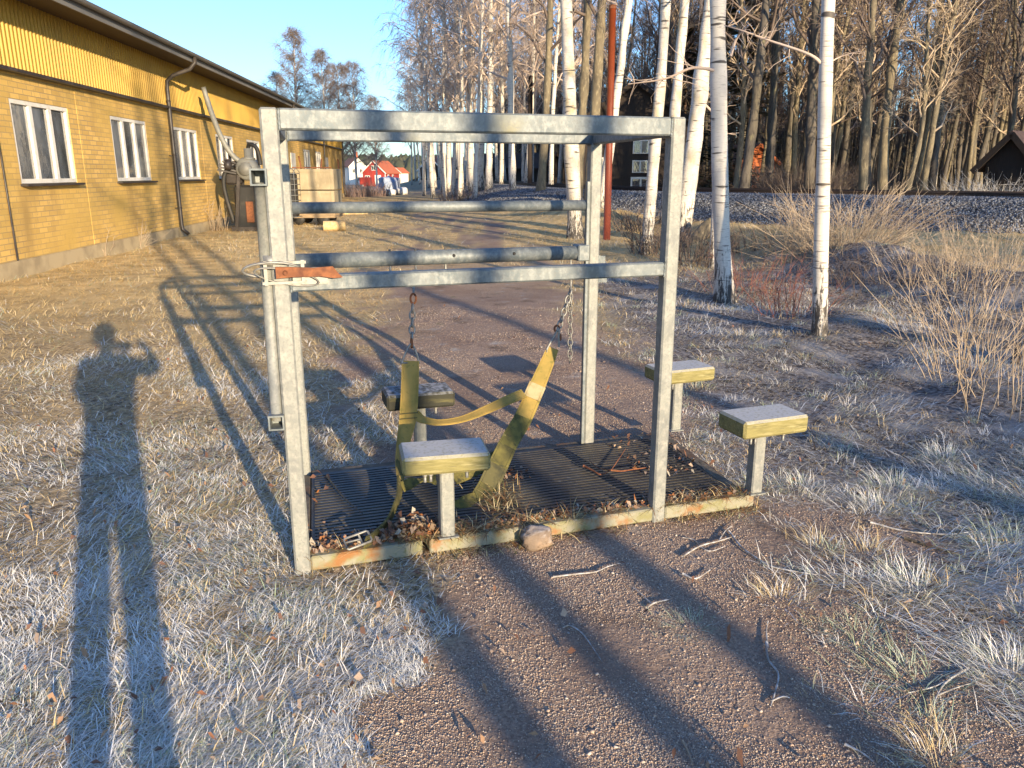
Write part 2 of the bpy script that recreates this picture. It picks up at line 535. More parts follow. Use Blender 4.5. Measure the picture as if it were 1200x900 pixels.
class MB:
    """collects simple solids into one mesh"""

    def __init__(s):
        s.V, s.Fc, s.n, s.sm = [], [], 0, []

    def add(s, V, Fc, smooth_f=False):
        V = np.asarray(V, float)
        s.V.append(V)
        s.Fc += [tuple(int(i) + s.n for i in f) for f in Fc]
        s.sm += [smooth_f] * len(Fc)
        s.n += len(V)
        return s

    def box(s, c, size, rot=None):
        h = np.array(size, float) / 2
        V = np.array([[x, y, z] for x in (-1, 1) for y in (-1, 1) for z in (-1, 1)], float) * h
        if rot is not None:
            V = V @ np.asarray(rot, float).T
        V += np.array(c, float)
        return s.add(V, [(0, 1, 3, 2), (4, 6, 7, 5), (0, 4, 5, 1), (2, 3, 7, 6), (0, 2, 6, 4), (1, 5, 7, 3)])

    def bevel_box(s, c, size, bev, rot=None):
        """box with chamfered edges"""
        h = np.array(size, float) / 2
        V, ids = [], {}
        for x in (-1, 1):
            for y in (-1, 1):
                for z in (-1, 1):
                    for ax in range(3):
                        p = np.array([x, y, z], float) * h
                        for k in range(3):
                            if k != ax:
                                p[k] -= (x, y, z)[k] * bev
                        ids[(x, y, z, ax)] = len(V)
                        V.append(p)
        Fc = []
        for ax in range(3):
            o = [k for k in range(3) if k != ax]
            for sg in (-1, 1):
                f = []
                for a, b in ((-1, -1), (1, -1), (1, 1), (-1, 1)):
                    k = [0, 0, 0]
                    k[ax] = sg
                    k[o[0]], k[o[1]] = a, b
                    f.append(ids[(*k, ax)])
                Fc.append(f)
        for ax in range(3):
            o = [k for k in range(3) if k != ax]
            for a in (-1, 1):
                for b in (-1, 1):
                    f = []
                    for t, fc in ((-1, o[0]), (1, o[0]), (1, o[1]), (-1, o[1])):
                        k = [0, 0, 0]
                        k[ax] = t
                        k[o[0]], k[o[1]] = a, b
                        f.append(ids[(*k, fc)])
                    Fc.append(f)
        for x in (-1, 1):
            for y in (-1, 1):
                for z in (-1, 1):
                    Fc.append([ids[(x, y, z, a)] for a in range(3)])
        V = np.array(V)
        if rot is not None:
            V = V @ np.asarray(rot, float).T
        return s.add(V + np.array(c, float), Fc)

    def beam(s, a, b, w, h, up=(0, 0, 1), bev=.006):
        a, b = np.array(a, float), np.array(b, float)
        d = b - a
        L = np.linalg.norm(d)
        d /= L
        u = np.array(up, float)
        sd = np.cross(u, d)
        sd /= np.linalg.norm(sd)
        u = np.cross(d, sd)
        rot = np.stack([d, sd, u], axis=1)
        return s.bevel_box((a + b) / 2, (L, w, h), bev, rot)

    def hollow(s, a, b, w, up, wall=.005):
        """square tube with open ends"""
        a, b = np.array(a, float), np.array(b, float)
        d = (b - a) / np.linalg.norm(b - a)
        u = np.array(up, float)
        sd = np.cross(u, d)
        sd /= np.linalg.norm(sd)
        u = np.cross(d, sd)
        V = []
        for p in (a, b):
            for r in (w / 2, w / 2 - wall):
                for x, y in ((-1, -1), (1, -1), (1, 1), (-1, 1)):
                    V.append(p + sd * x * r + u * y * r)
        Fc = []
        for i in range(4):
            j = (i + 1) % 4
            Fc += [(i, j, 8 + j, 8 + i), (4 + j, 4 + i, 12 + i, 12 + j), (i, 4 + i, 4 + j, j), (8 + i, 8 + j, 12 + j, 12 + i)]
        return s.add(V, Fc)

    def tube(s, pts, rad, sides=12, cap=True):
        pts = np.array(pts, float)
        rad = np.full(len(pts), rad, float) if np.isscalar(rad) else np.array(rad, float)
        V, q = tubes_arrays(pts[None], rad[None], sides)
        n = len(pts)
        Fc = [tuple(f) for f in q]
        if cap:
            Fc += [tuple(range(sides - 1, -1, -1)), tuple((n - 1) * sides + i for i in range(sides))]
        return s.add(V, Fc, True)

    def lathe(s, prof, c=(0, 0, 0), axis='z', sides=20):
        V = []
        for r, z in prof:
            for k in range(sides):
                t = 2 * math.pi * k / sides
                p = (r * math.cos(t), r * math.sin(t), z)
                V.append(p if axis == 'z' else ((p[0], z, p[1]) if axis == 'y' else (z, p[0], p[1])))
        Fc = []
        for i in range(len(prof) - 1):
            for k in range(sides):
                j = (k + 1) % sides
                Fc.append((i * sides + k, i * sides + j, (i + 1) * sides + j, (i + 1) * sides + k))
        n = len(prof)
        Fc += [tuple(range(sides - 1, -1, -1)), tuple((n - 1) * sides + k for k in range(sides))]
        return s.add(np.array(V) + np.array(c, float), Fc, True)

    def prism(s, poly, z0, z1):
        n = len(poly)
        V = [(x, y, z0) for x, y in poly] + [(x, y, z1) for x, y in poly]
        Fc = [tuple(range(n - 1, -1, -1)), tuple(range(n, 2 * n))]
        Fc += [(i, (i + 1) % n, n + (i + 1) % n, n + i) for i in range(n)]
        return s.add(V, Fc)

    def torus(s, c, rx, ry, r, u, v, n=16, m=7):
        """ring lying in the plane u,v, stretched rx, ry"""
        u, v = np.array(u, float), np.array(v, float)
        w = np.cross(u, v)
        c = np.array(c, float)
        V = []
        for i in range(n):
            t = 2 * math.pi * i / n
            ctr = c + u * rx * math.cos(t) + v * ry * math.sin(t)
            o = u * math.cos(t) + v * math.sin(t)
            for k in range(m):
                a = 2 * math.pi * k / m
                V.append(ctr + r * (o * math.cos(a) + w * math.sin(a)))
        Fc = [(i * m + k, ((i + 1) % n) * m + k, ((i + 1) % n) * m + (k + 1) % m, i * m + (k + 1) % m) for i in range(n) for k in range(m)]
        return s.add(V, Fc, True)

    def build(s, name, material, parent=None, origin=None):
        V = np.concatenate(s.V)
        if origin is not None:
            V = V - np.array(origin, float)
        me = bpy.data.meshes.new(name)
        me.from_pydata(V.tolist(), [], s.Fc)
        me.polygons.foreach_set('use_smooth', s.sm)
        me.update()
        o = link(name, me, material, parent)
        if origin is not None:
            o.location = origin
        return o


def tag(o, label=None, cat=None, group=None, kind=None):
    if label:
        o['label'] = label
    if cat:
        o['category'] = cat
    if group:
        o['group'] = group
    if kind:
        o['kind'] = kind
    return o


def thing(name, label, cat, loc=(0, 0, 0), rz=0.0, group=None):
    o = bpy.data.objects.new(name, None)
    o.empty_display_size = .2
    COL.objects.link(o)
    o.location = [float(v) for v in loc]
    o.rotation_euler = (0, 0, rz)
    return tag(o, label, cat, group)


def dup(root, loc, rz=0.0, scale=None, label=None, group=None, tilt=None):
    r = root.copy()
    COL.objects.link(r)
    r.location = [float(v) for v in loc]
    r.rotation_euler = (tilt[0], tilt[1], rz) if tilt else (0, 0, rz)
    if scale is not None:
        r.scale = scale if hasattr(scale, '__len__') else (scale,) * 3
    if label:
        r['label'] = label
    if group:
        r['group'] = group
    for ch in list(root.children):
        c = ch.copy()
        COL.objects.link(c)
        c.parent = r
        for gch in list(ch.children):
            d = gch.copy()
            COL.objects.link(d)
            d.parent = c
    return r
SKY_STRENGTH, SUN_STRENGTH, EXPOSURE = .15, 4.6, 1.2
# ================================================================== SETTING
# frame position on the ground (used to keep grass out of it)
FO = np.array([-0.818, 2.779])
EX = np.array([math.cos(R(17.9)), math.sin(R(17.9))])
EYF = np.array([math.cos(R(103.8)), math.sin(R(103.8))])


def L(a, b, z=0.0):
    p = FO + EX * a + EYF * b
    return np.array([p[0], p[1], z])


def frame_ab(x, y):
    dx, dy = x - FO[0], y - FO[1]
    det = EX[0] * EYF[1] - EX[1] * EYF[0]
    return (dx * EYF[1] - dy * EYF[0]) / det, (EX[0] * dy - EX[1] * dx) / det


def grow(a, b, n):
    return a + (b - a) * (np.geomspace(1, 1 + 400, n + 1)[1:] - 1) / 400


xs = np.concatenate([-grow(9, 500, 46)[::-1], np.arange(-9, 10, .075), grow(10, 500, 46)])
ys = np.concatenate([-grow(6, 400, 34)[::-1], np.arange(-6, 1, .3), np.arange(1, 14, .075), np.arange(14, 34, .25), grow(34, 800, 46)])
GX, GY = np.meshgrid(xs, ys)
GZ = ground_z(GX, GY)
V = np.stack([GX, GY, GZ], -1).reshape(-1, 3)
ny, nx = GX.shape
idx = np.arange(ny * nx).reshape(ny, nx)
q = np.stack([idx[:-1, :-1], idx[:-1, 1:], idx[1:, 1:], idx[1:, :-1]], -1).reshape(-1, 4)
me = np_mesh('ground', V, quads=q, smooth_f=True)
dT, sT = poly_dist(V[:, 0], V[:, 1], TRACK)
pm = path_mask(V[:, 0], V[:, 1])
ca = me.color_attributes.new('mask', 'FLOAT_COLOR', 'POINT')
c4 = np.ones((len(V), 4), np.float32)
c4[:, 0] = pm
c4[:, 1] = ballast_mask(dT, V[:, 0], V[:, 1])
RIGHT_X = lambda y: np.interp(y, [0, 3, 10, 20, 40, 80], [.6, .9, .9, .3, -2, -6])
c4[:, 2] = smooth(-.2, .5, V[:, 0] - RIGHT_X(V[:, 1])) * smooth(16, 11, V[:, 1])
c4[:, 3] = smooth(3.5, 13, V[:, 1]) * (1 - smooth(48, 62, V[:, 1]))
ca.data.foreach_set('color', c4.ravel())
tag(link('ground', me, 'earth'), kind='structure')


# ------------------------------------------------------------------ grass
def blades(pos, head, lean, length, width, col, sag=.5, tipcol=None):
    N = len(pos)
    d = np.stack([np.cos(head), np.sin(head), np.zeros(N)], 1)
    s = np.stack([-np.sin(head), np.cos(head), np.zeros(N)], 1)
    rows = []
    for t, w in ((0, 1.0), (.5, .8), (1, 0)):
        hor = length * (np.sin(lean) * t + .35 * t * t * np.cos(lean))
        ver = length * (np.cos(lean) * t) - sag * length * t * t * .5
        c = pos + d * hor[:, None]
        c[:, 2] = pos[:, 2] + np.maximum(ver, -.02)
        if w > 0:
            rows += [c - s * (width * w / 2)[:, None], c + s * (width * w / 2)[:, None]]
        else:
            rows.append(c)
    Vv = np.stack(rows, 1).reshape(-1, 3)
    b = np.arange(N)[:, None] * 5
    qd = b + np.array([[0, 1, 3, 2]])
    tr = b + np.array([[2, 3, 4]])
    tc = col if tipcol is None else tipcol
    cc = np.stack([col, col, (col + tc) / 2, (col + tc) / 2, tc], 1).reshape(-1, 3)
    return Vv, qd, tr, cc


def join(parts):
    Vs, Q, T, C, o = [], [], [], [], 0
    for v, qd, tr, c in parts:
        Vs.append(v)
        Q.append(qd + o)
        T.append(tr + o)
        C.append(c)
        o += len(v)
    return np.concatenate(Vs), np.concatenate(Q), np.concatenate(T), np.concatenate(C)


def scatter(n, r0, r1, a0=-44, a1=44, bias=1.0):
    """points round the standing place, thinning out with distance"""
    u = rng.random(n)
    r = r0 * (r1 / r0) ** (u ** bias)
    a = R(a0) + rng.random(n) * R(a1 - a0)
    return r * np.sin(a), r * np.cos(a), r


def palette(n, cols, jit=.18):
    cols = np.array(cols)
    c = cols[rng.integers(0, len(cols), n)]
    return np.clip(c * (1 + (rng.random((n, 1)) - .5) * 2 * jit), 0, 1)


STRAW = [(.62, .48, .235), (.70, .56, .31), (.54, .405, .19), (.46, .34, .165), (.62, .45, .20), (.36, .27, .13)]
FROST = [(.70, .68, .62), (.62, .60, .56), (.74, .73, .69), (.50, .48, .43)]
GREENF = [(.30, .36, .22), (.40, .44, .31), (.52, .55, .46), (.22, .27, .15)]
COLD = [(.48, .47, .45), (.56, .56, .55), (.38, .36, .33), (.66, .67, .67), (.44, .39, .32), (.40, .44, .38)]

WALL_P = np.array([-7.338, 11.247])
WALL_D = np.array([-math.sin(R(5)), math.cos(R(5))])
WALL_N = np.array([WALL_D[1], -WALL_D[0]])


def keep_grass(x, y, pth=.45):
    a, b = frame_ab(x, y)
    inside = (a > -.02) & (a < 2.06) & (b > -.02) & (b < 1.02)
    wall = (x - WALL_P[0]) * WALL_N[0] + (y - WALL_P[1]) * WALL_N[1]
    d, _ = poly_dist(x, y, TRACK)
    bare = path_mask(x, y)
    return (~inside) & (wall > .05) & (d > 3.9) & (bare < pth * (.5 + rng.random(len(x))))


# short matted lawn of dead grass, left side and middle distance
x, y, r = scatter(430000, 1.25, 48, -44, 44, .84)
tn = fbm(x, y, 1.5, 40)
k = keep_grass(x, y) & (x < RIGHT_X(y) + .5 * rng.random(len(x))) | (keep_grass(x, y) & (y > 12))
k &= rng.random(len(x)) < np.clip((tn - .22) * 2.6, .15, 1) * np.clip((fbm(x, y, 7, 47) - .22) * 3.4, .15, 1) + .05 * np.clip(y - 2.5, 0, 12)
x, y, r, tn = x[k], y[k], r[k], tn[k]
N = len(x)
pos = np.stack([x, y, ground_z(x, y) - .004], 1)
flow = fbm(x, y, .9, 61) * 9 + fbm(x, y, 4, 62) * 3
head = flow + rng.normal(0, 1.05, N)
grow_w = 1 + .09 * r
col = palette(N, STRAW)
frosted = rng.random(N) < np.clip(.66 - .085 * (y - 2) + .5 * (fbm(x, y, 1.1, 70) - .5), .06, .8)
col = np.where(frosted[:, None], palette(N, FROST), col)
gr = (rng.random(N) < .16 * (fbm(x, y, 2.5, 71) > .5))
col = np.where(gr[:, None], palette(N, GREENF), col)
tip = np.clip(col * 1.15 + .03, 0, 1)
lawn = blades(pos, head, rng.uniform(.75, 1.45, N), rng.uniform(.022, .08, N) * np.clip(grow_w, 1, 2.6), rng.uniform(.0013, .0032, N) * grow_w, col, .35, tip)
x, y, r = scatter(520000, 1.25, 7.5, -46, 20, 1.0)
k = keep_grass(x, y) & (x < RIGHT_X(y) + .5 * rng.random(len(x)))
k &= rng.random(len(x)) < np.clip((fbm(x, y, 2.2, 140) - .22) * 3, .2, 1) * np.clip((fbm(x, y, 9, 147) - .22) * 3.4, .2, 1)
x, y, r = x[k], y[k], r[k]
N = len(x)
pos = np.stack([x, y, ground_z(x, y) - .003], 1)
head = fbm(x, y, 1.6, 161) * 14 + rng.normal(0, 1.2, N)
col = palette(N, STRAW)
frosted = rng.random(N) < np.clip(.92 - .11 * (y - 2) + .9 * (fbm(x, y, 1.1, 70) - .5), .08, .95)
col = np.where(frosted[:, None], palette(N, FROST + [(.60, .62, .58), (.66, .68, .66)]), col)
gr = (rng.random(N) < .22 * (fbm(x, y, 2.5, 71) > .5))
col = np.where(gr[:, None], palette(N, GREENF), col)
fine = blades(pos, head, rng.uniform(.7, 1.5, N), rng.uniform(.014, .055, N) * (1 + .06 * r), rng.uniform(.0010, .0022, N) * (1 + .10 * r), col, .45, np.clip(col * 1.15 + .04, 0, 1))
V, Q, T, C = join([lawn, fine])
tag(link('dead_lawn_grass', np_mesh('dead_lawn_grass', V, Q, T, C), 'grass_blades'), 'matted straw coloured lawn grass with rime covering the yard left of the path', 'grass', kind='stuff')

# frosted rough ground on the railway side
parts = []
x, y, r = scatter(520000, 1.3, 24, -6, 46, 1.0)
k = keep_grass(x, y, .55) & (x > RIGHT_X(y) - .3 - .5 * rng.random(len(x)))
clump = fbm(x, y, 1.7, 43)
k &= rng.random(len(x)) < np.clip((clump - .30) * 3.0, .10, 1) * np.clip(.25 + .28 * (x - RIGHT_X(y)), .12, 1)
x, y, r = x[k], y[k], r[k]
N = len(x)
pos = np.stack([x, y, ground_z(x, y) - .004], 1)
head = fbm(x, y, .8, 63) * 10 + rng.normal(0, .7, N)
g = 1 + .05 * r
fr = rng.random(N)
tanm = np.clip(.12 + .09 * (y - 6), .1, .8)
col = np.where((fr < tanm)[:, None], palette(N, STRAW), palette(N, COLD + FROST[:2]))
parts.append(blades(pos, head, rng.uniform(.6, 1.5, N), rng.uniform(.03, .15, N), rng.uniform(.0012, .0030, N) * g, col, .5, np.clip(col * 1.2 + .04, 0, 1)))
# flattened mats of long grass on the bank and beside the ballast
x, y, r = scatter(330000, 6.0, 46, -24, 46, .85)
db, _ = poly_dist(x, y, BANK)
dt, st = poly_dist(x, y, TRACK)
k = keep_grass(x, y, .4) & (x > RIGHT_X(y) + .2) & (st < 1) & (rng.random(len(x)) < (.35 + 1.0 * np.exp(-(db / 1.5) ** 2)) * np.clip((fbm(x, y, .9, 45) - .25) * 3, .15, 1))
x, y, r = x[k], y[k], r[k]
N = len(x)
pos = np.stack([x, y, ground_z(x, y) - .01], 1)
head = fbm(x, y, .6, 64) * 10 + rng.normal(0, .6, N)
col = palette(N, STRAW + [(.68, .53, .33), (.70, .62, .48), (.62, .44, .25)])
parts.append(blades(pos, head, rng.uniform(.15, 1.3, N), rng.uniform(.15, .42, N), rng.uniform(.004, .007, N) * (1 + .03 * r), col, .55, np.clip(col * 1.2 + .03, 0, 1)))
x, y, r = scatter(900, 1.6, 14, -2, 42, 1.0)
k = keep_grass(x, y, .8) & (x > RIGHT_X(y) + .1)
x, y = x[k], y[k]
M = len(x)
nb_ = 46
ci = np.repeat(np.arange(M), nb_)
ox, oy = rng.normal(0, .035, M * nb_), rng.normal(0, .035, M * nb_)
px_, py_ = x[ci] + ox, y[ci] + oy
pos = np.stack([px_, py_, ground_z(px_, py_) - .005], 1)
hd = np.arctan2(oy, ox) + rng.normal(0, .7, len(ci))
kind = rng.random(M)
pal = np.where((kind < .45)[ci][:, None], palette(len(ci), GREENF), np.where((kind < .8)[ci][:, None], palette(len(ci), FROST), palette(len(ci), STRAW)))
size = rng.uniform(.04, .12, M)[ci]
parts.append(blades(pos, hd, rng.uniform(.2, 1.5, len(ci)), size * rng.uniform(.4, 1.1, len(ci)), rng.uniform(.0012, .0026, len(ci)) * (1 + .04 * y[ci]), pal, .6, np.clip(pal * 1.3 + .06, 0, 1)))
V, Q, T, C = join(parts)
tag(link('rough_frosted_grass', np_mesh('rough_frosted_grass', V, Q, T, C), 'grass_blades'), 'uncut grey and straw grass stiff with frost between the path and the railway', 'grass', kind='stuff')


# single tussocks one can count, standing on the bare ground right of the frame
def tussock_mesh(n, h, cols, spread=.06, lean=(.1, 1.2)):
    pos = np.stack([rng.normal(0, spread * .5, n), rng.normal(0, spread * .5, n), np.full(n, -.01)], 1)
    hd = np.arctan2(pos[:, 1], pos[:, 0]) + rng.normal(0, .6, n)
    c = palette(n, cols)
    return np_mesh('grass_tussock', *blades(pos, hd, rng.uniform(*lean, n), rng.uniform(.3, 1.1, n) * h, rng.uniform(.0011, .0024, n), c, .62, np.clip(c * 1.35 + .06, 0, 1)))


TUS = [tussock_mesh(420, .13, GREENF + FROST, .10, (.2, 1.5)), tussock_mesh(300, .12, FROST + STRAW, .09, (.3, 1.55)), tussock_mesh(420, .10, GREENF, .13, (.5, 1.5))]
tus_spots = [(1050, 570, 0, 1.05, 'green frosted grass tussock on bare ground behind the right-hand block'), (1030, 592, 0, .85, 'smaller green tussock touching the tussock behind the right-hand block'),
             (938, 572, 0, .9, 'pale tussock just behind the post of the right-hand block'), (1075, 690, 0, 1.1, 'large green tussock beside the thin root on the brown soil'),
             (1075, 796, 2, 1.1, 'flat grey-green tussock lowest on the bare brown soil'), (1005, 742, 2, .75, 'flat grey-green patch of grass on open soil between two tussocks'),
             (915, 702, 1, .9, 'white frosted tuft on the gravel near the forked twig'), (808, 732, 2, .6, 'small dark green weed tuft in the gravel strip of shadow'),
             (1165, 570, 2, 1.2, 'wide bluish tussock at the shaded right border'), (1185, 640, 2, 1.3, 'widest bluish tussock in the deep shade of the right border'),
             (1110, 535, 0, 1.0, 'tussock in matted grass above the large green pair'), (1190, 785, 0, 1.0, 'dark green tussock with broad leaves in the right border'),
             (960, 640, 1, .9, 'straw tuft on soil just right of the platform corner'), (1020, 650, 1, 1.0, 'straw coloured tuft with long blades among the roots'),
             (870, 395, 1, 1.3, 'frosted tuft at the edge of the path near the thick birch'), (1100, 880, 1, .9, 'white tuft at the bottom border of the brown soil')]
for px, py, t, s, lab in tus_spots:
    p = on_ground(px, py)
    o = bpy.data.objects.new('grass_tussock', TUS[t])
    if not TUS[t].materials:
        TUS[t].materials.append(MATS['grass_blades'])
    COL.objects.link(o)
    o.location = (p[0], p[1], gz(p[0], p[1]))
    o.rotation_euler = (0, 0, random.uniform(0, 6.28))
    o.scale = (s * 1.15, s * 1.15, s * 1.2)
    tag(o, lab, 'grass tussock', 'frosted tussocks beside the path')


# ------------------------------------------------------------------ stones
def stones(x, y, size, cols, flat=.7, sink=.25):
    N = len(x)
    base = np.array([[1, 0, 0], [-1, 0, 0], [0, 1, 0], [0, -1, 0], [0, 0, 1], [0, 0, -1]], float)
    f = np.array([[0, 2, 4], [2, 1, 4], [1, 3, 4], [3, 0, 4], [2, 0, 5], [1, 2, 5], [3, 1, 5], [0, 3, 5]])
    Vv = base[None] * (size[:, None, None] * rng.uniform(.55, 1.25, (N, 6, 1)))
    a = rng.random(N) * 6.28
    ca_, sa_ = np.cos(a)[:, None], np.sin(a)[:, None]
    vx, vy = Vv[..., 0] + Vv[..., 2] * rng.uniform(-.5, .5, (N, 1)), Vv[..., 1] + Vv[..., 2] * rng.uniform(-.5, .5, (N, 1))
    Vv = np.stack([vx * ca_ - vy * sa_, vx * sa_ + vy * ca_, Vv[..., 2] * flat], -1)
    Vv += np.stack([x, y, ground_z(x, y) + size * (flat - sink) * .6], 1)[:, None, :]
    tr = (np.arange(N)[:, None, None] * 6 + f[None]).reshape(-1, 3)
    return np_mesh('stones', Vv.reshape(-1, 3), None, tr, np.repeat(cols, 6, 0))


x, y, r = scatter(400000, 1.3, 9, -32, 38, 1.15)
k = (path_mask(x, y) > .3 + .5 * rng.random(len(x))) & (rng.random(len(x)) < np.clip((fbm(x, y, 2.6, 53) - .30) * 3.5, .12, 1))
a, b = frame_ab(x, y)
k &= ~((a > 0) & (a < 2.02) & (b > -.01) & (b < 1.0))
x, y, r = x[k], y[k], r[k]
N = len(x)
sz = rng.uniform(.0012, .0029, N) * (1 + .08 * r)
big = rng.random(N) < .006
sz = np.where(big, sz * 2.6, sz)
sz *= .75 + .6 * rng.random(N) ** 2
cl = palette(N, [(.42, .31, .235), (.37, .27, .20), (.47, .37, .285), (.29, .205, .155), (.50, .43, .355), (.38, .30, .24), (.35, .315, .29)])
me = stones(x, y, sz, cl)
tag(link('path_gravel', me, 'gravel_stones'), 'fine reddish brown gravel covering the path', 'gravel', kind='stuff')

n = 100000
t = rng.random(n) ** .8
seg = TRACK[(rng.random(n) * 70).astype(int) + 14]
ii = rng.integers(8, 98, n)
pa, pb = TRACK[ii], TRACK[ii + 1]
w = rng.random((n, 1))
pc = pa * (1 - w) + pb * w
dr = (pb - pa) / np.linalg.norm(pb - pa, axis=1, keepdims=True)
nrm = np.stack([-dr[:, 1], dr[:, 0]], 1)
nrm *= np.sign((nrm * (np.array([[0, 0]]) - pc)).sum(1))[:, None]
off = rng.uniform(.95, 4.0, n)
x, y = (pc + nrm * off[:, None]).T
k = (y > 8) & (y < 60) & (np.abs(x) < 30)
x, y = x[k], y[k]
N = len(x)
cl = palette(N, [(.095, .10, .11), (.14, .145, .16), (.20, .21, .225), (.06, .06, .065), (.26, .27, .29)])
me = stones(x, y, rng.uniform(.016, .040, N), cl, .8)
tag(link('railway_ballast', me, 'gravel_stones'), 'grey crushed stone ballast heaped along the railway', 'ballast', kind='stuff')

# fallen leaves, too many to count, on the lawn and round the frame
x, y, r = scatter(1500, 1.4, 22, -42, 42)
k = keep_grass(x, y, .9)
x, y = x[k], y[k]


def leaf_quads(x, y, z, s, cols, tilt=.5):
    N = len(x)
    a = rng.random(N) * 6.28
    tx, ty = rng.normal(0, tilt, N), rng.normal(0, tilt, N)
    base = np.array([[-1, 0], [-.2, -.55], [1, 0], [-.2, .55]])
    lx, ly = base[:, 0][None] * s[:, None], base[:, 1][None] * s[:, None]
    X = lx * np.cos(a)[:, None] - ly * np.sin(a)[:, None]
    Y = lx * np.sin(a)[:, None] + ly * np.cos(a)[:, None]
    Z = X * tx[:, None] + Y * ty[:, None] + np.array([0, .25, 0, .25])[None] * s[:, None]
    Vv = np.stack([X + x[:, None], Y + y[:, None], Z + z[:, None]], -1).reshape(-1, 3)
    tr = (np.arange(N)[:, None, None] * 4 + np.array([[0, 1, 2], [0, 2, 3]])[None]).reshape(-1, 3)
    return np_mesh('leaves', Vv, None, tr, np.repeat(cols, 4, 0))


LEAFC = [(.21, .095, .05), (.15, .07, .04), (.28, .17, .10), (.12, .065, .045), (.34, .25, .18), (.24, .18, .14)]
me = leaf_quads(x, y, ground_z(x, y) + .02, rng.uniform(.007, .016, len(x)), palette(len(x), LEAFC), .8)
tag(link('fallen_leaves', me, 'leaf'), 'small brown fallen leaves strewn over the frosted grass', 'leaves', kind='stuff')


# ================================================================== TREES
def tree_arrays(seed, h, r0, lean=(0, 0), first=.28, n_limb=26, limb_len=.28, up=(.6, 1.0), droop=.25, sub=8, tw=9, tw_len=.5, tw_r=.006,
                bend=.02, power=.8, sub_droop=.5, fork=0, flare=1.35):
    g = np.random.default_rng(seed)
    K = 18
    t = np.linspace(0, 1, K)
    ph = g.random(2) * 6.28
    wob = np.stack([np.sin(t * 5 + ph[0]) - math.sin(ph[0]), np.sin(t * 6 + ph[1]) - math.sin(ph[1])], 1) * bend * h * .25
    tp = np.zeros((K, 3))
    tp[:, :2] = np.array(lean)[None] * (t * (1.6 - .6 * t) / 1.0)[:, None] + wob
    tp[:, 2] = t * h
    tr = r0 * (1 - t) ** power + .012
    # root flare
    zz = tp[:, 2]
    tr = tr * (1 + (flare - 1) * np.exp(-zz / (.9 * r0 + .12)))
    # extra rings near the foot
    zf = np.array([-.15, 0, .12, .28])
    pf = np.stack([np.interp(zf, zz, tp[:, 0]), np.interp(zf, zz, tp[:, 1]), zf], 1)
    rf = r0 * (1 + (flare - 1) * np.exp(-np.maximum(zf, 0) / (.9 * r0 + .12))) + .012
    tpf = np.concatenate([pf, tp[1:]])
    trf = np.concatenate([rf, tr[1:]])
    zi = np.unique(np.concatenate([tpf[:, 2], np.linspace(.2, h * .6, 46)]))
    trf = np.interp(zi, tpf[:, 2], trf)
    tpf = np.stack([np.interp(zi, tpf[:, 2], tpf[:, 0]), np.interp(zi, tpf[:, 2], tpf[:, 1]), zi], 1)
    trf = trf * (1 + (vnoise(zi, zi * 0 + seed, 2.3, seed) - .5) * .16)
    Vt, Qt = tubes_arrays(tpf[None], trf[None], 12)
    # bark is never a perfect cylinder
    Vt += (np.stack([vnoise(Vt[:, 0] * 3 + Vt[:, 2], Vt[:, 1] * 3 + seed, 2, seed), vnoise(Vt[:, 1] * 3 + Vt[:, 2], Vt[:, 0] * 3, 2, seed + 1), vnoise(Vt[:, 2], Vt[:, 0], 2, 3)], 1) - .5) * r0 * .34
    trunk = (Vt, Qt)
    tl = first + (1 - first) * (np.arange(n_limb) + g.random(n_limb)) / n_limb
    tl = np.clip(tl, first, .97)
    base = np.stack([np.interp(tl, t, tp[:, k]) for k in range(3)], 1)
    az = np.cumsum(g.uniform(1.6, 3.1, n_limb))
    el = g.uniform(*up, n_limb)
    ln = limb_len * h * ((1 - tl) ** .55) * g.uniform(.55, 1.15, n_limb) + .03 * h
    K1 = 6
    s = np.linspace(0, 1, K1)
    d = np.stack([np.cos(az) * np.cos(el), np.sin(az) * np.cos(el), np.sin(el)], 1)
    LP = base[:, None] + d[:, None] * (ln[:, None] * s)[..., None]
    LP[:, :, 2] -= droop * ln[:, None] * s ** 2.2
    LP += np.cumsum(g.normal(0, .035, (n_limb, K1, 3)) * ln[:, None, None], axis=1) * (s > 0)[None, :, None]
    lr = np.interp(tl, t, tr)[:, None] * .42 * (1 - s[None] * .85) + .004
    limbs = tubes_arrays(LP, lr, 5)
    # secondaries
    n2 = n_limb * sub
    li = np.repeat(np.arange(n_limb), sub)
    ts = g.uniform(.15, 1, n2)
    f = ts * (K1 - 1)
    i0 = np.minimum(f.astype(int), K1 - 2)
    w = (f - i0)[:, None]
    b2 = LP[li, i0] * (1 - w) + LP[li, i0 + 1] * w
    d0 = LP[li, i0 + 1] - LP[li, i0]
    d0 /= np.linalg.norm(d0, axis=1, keepdims=True)
    d2 = d0 + g.normal(0, .55, (n2, 3))
    d2 /= np.linalg.norm(d2, axis=1, keepdims=True)
    l2 = ln[li] * .42 * g.uniform(.5, 1.1, n2) * (1.15 - .6 * ts)
    K2 = 5
    s2 = np.linspace(0, 1, K2)
    P2 = b2[:, None] + d2[:, None] * (l2[:, None] * s2)[..., None]
    P2[:, :, 2] -= sub_droop * l2[:, None] * s2 ** 2
    P2 += np.cumsum(g.normal(0, .04, (n2, K2, 3)) * l2[:, None, None], axis=1) * (s2 > 0)[None, :, None]
    r2 = np.maximum(tw_r * 1.1, .012 * l2)[:, None] * (1 - .7 * s2[None])
    subs = tubes_arrays(P2, r2, 3)
    # twigs
    n3 = n2 * tw
    si = np.repeat(np.arange(n2), tw)
    ts = g.uniform(.1, 1, n3)
    f = ts * (K2 - 1)
    i0 = np.minimum(f.astype(int), K2 - 2)
    w = (f - i0)[:, None]
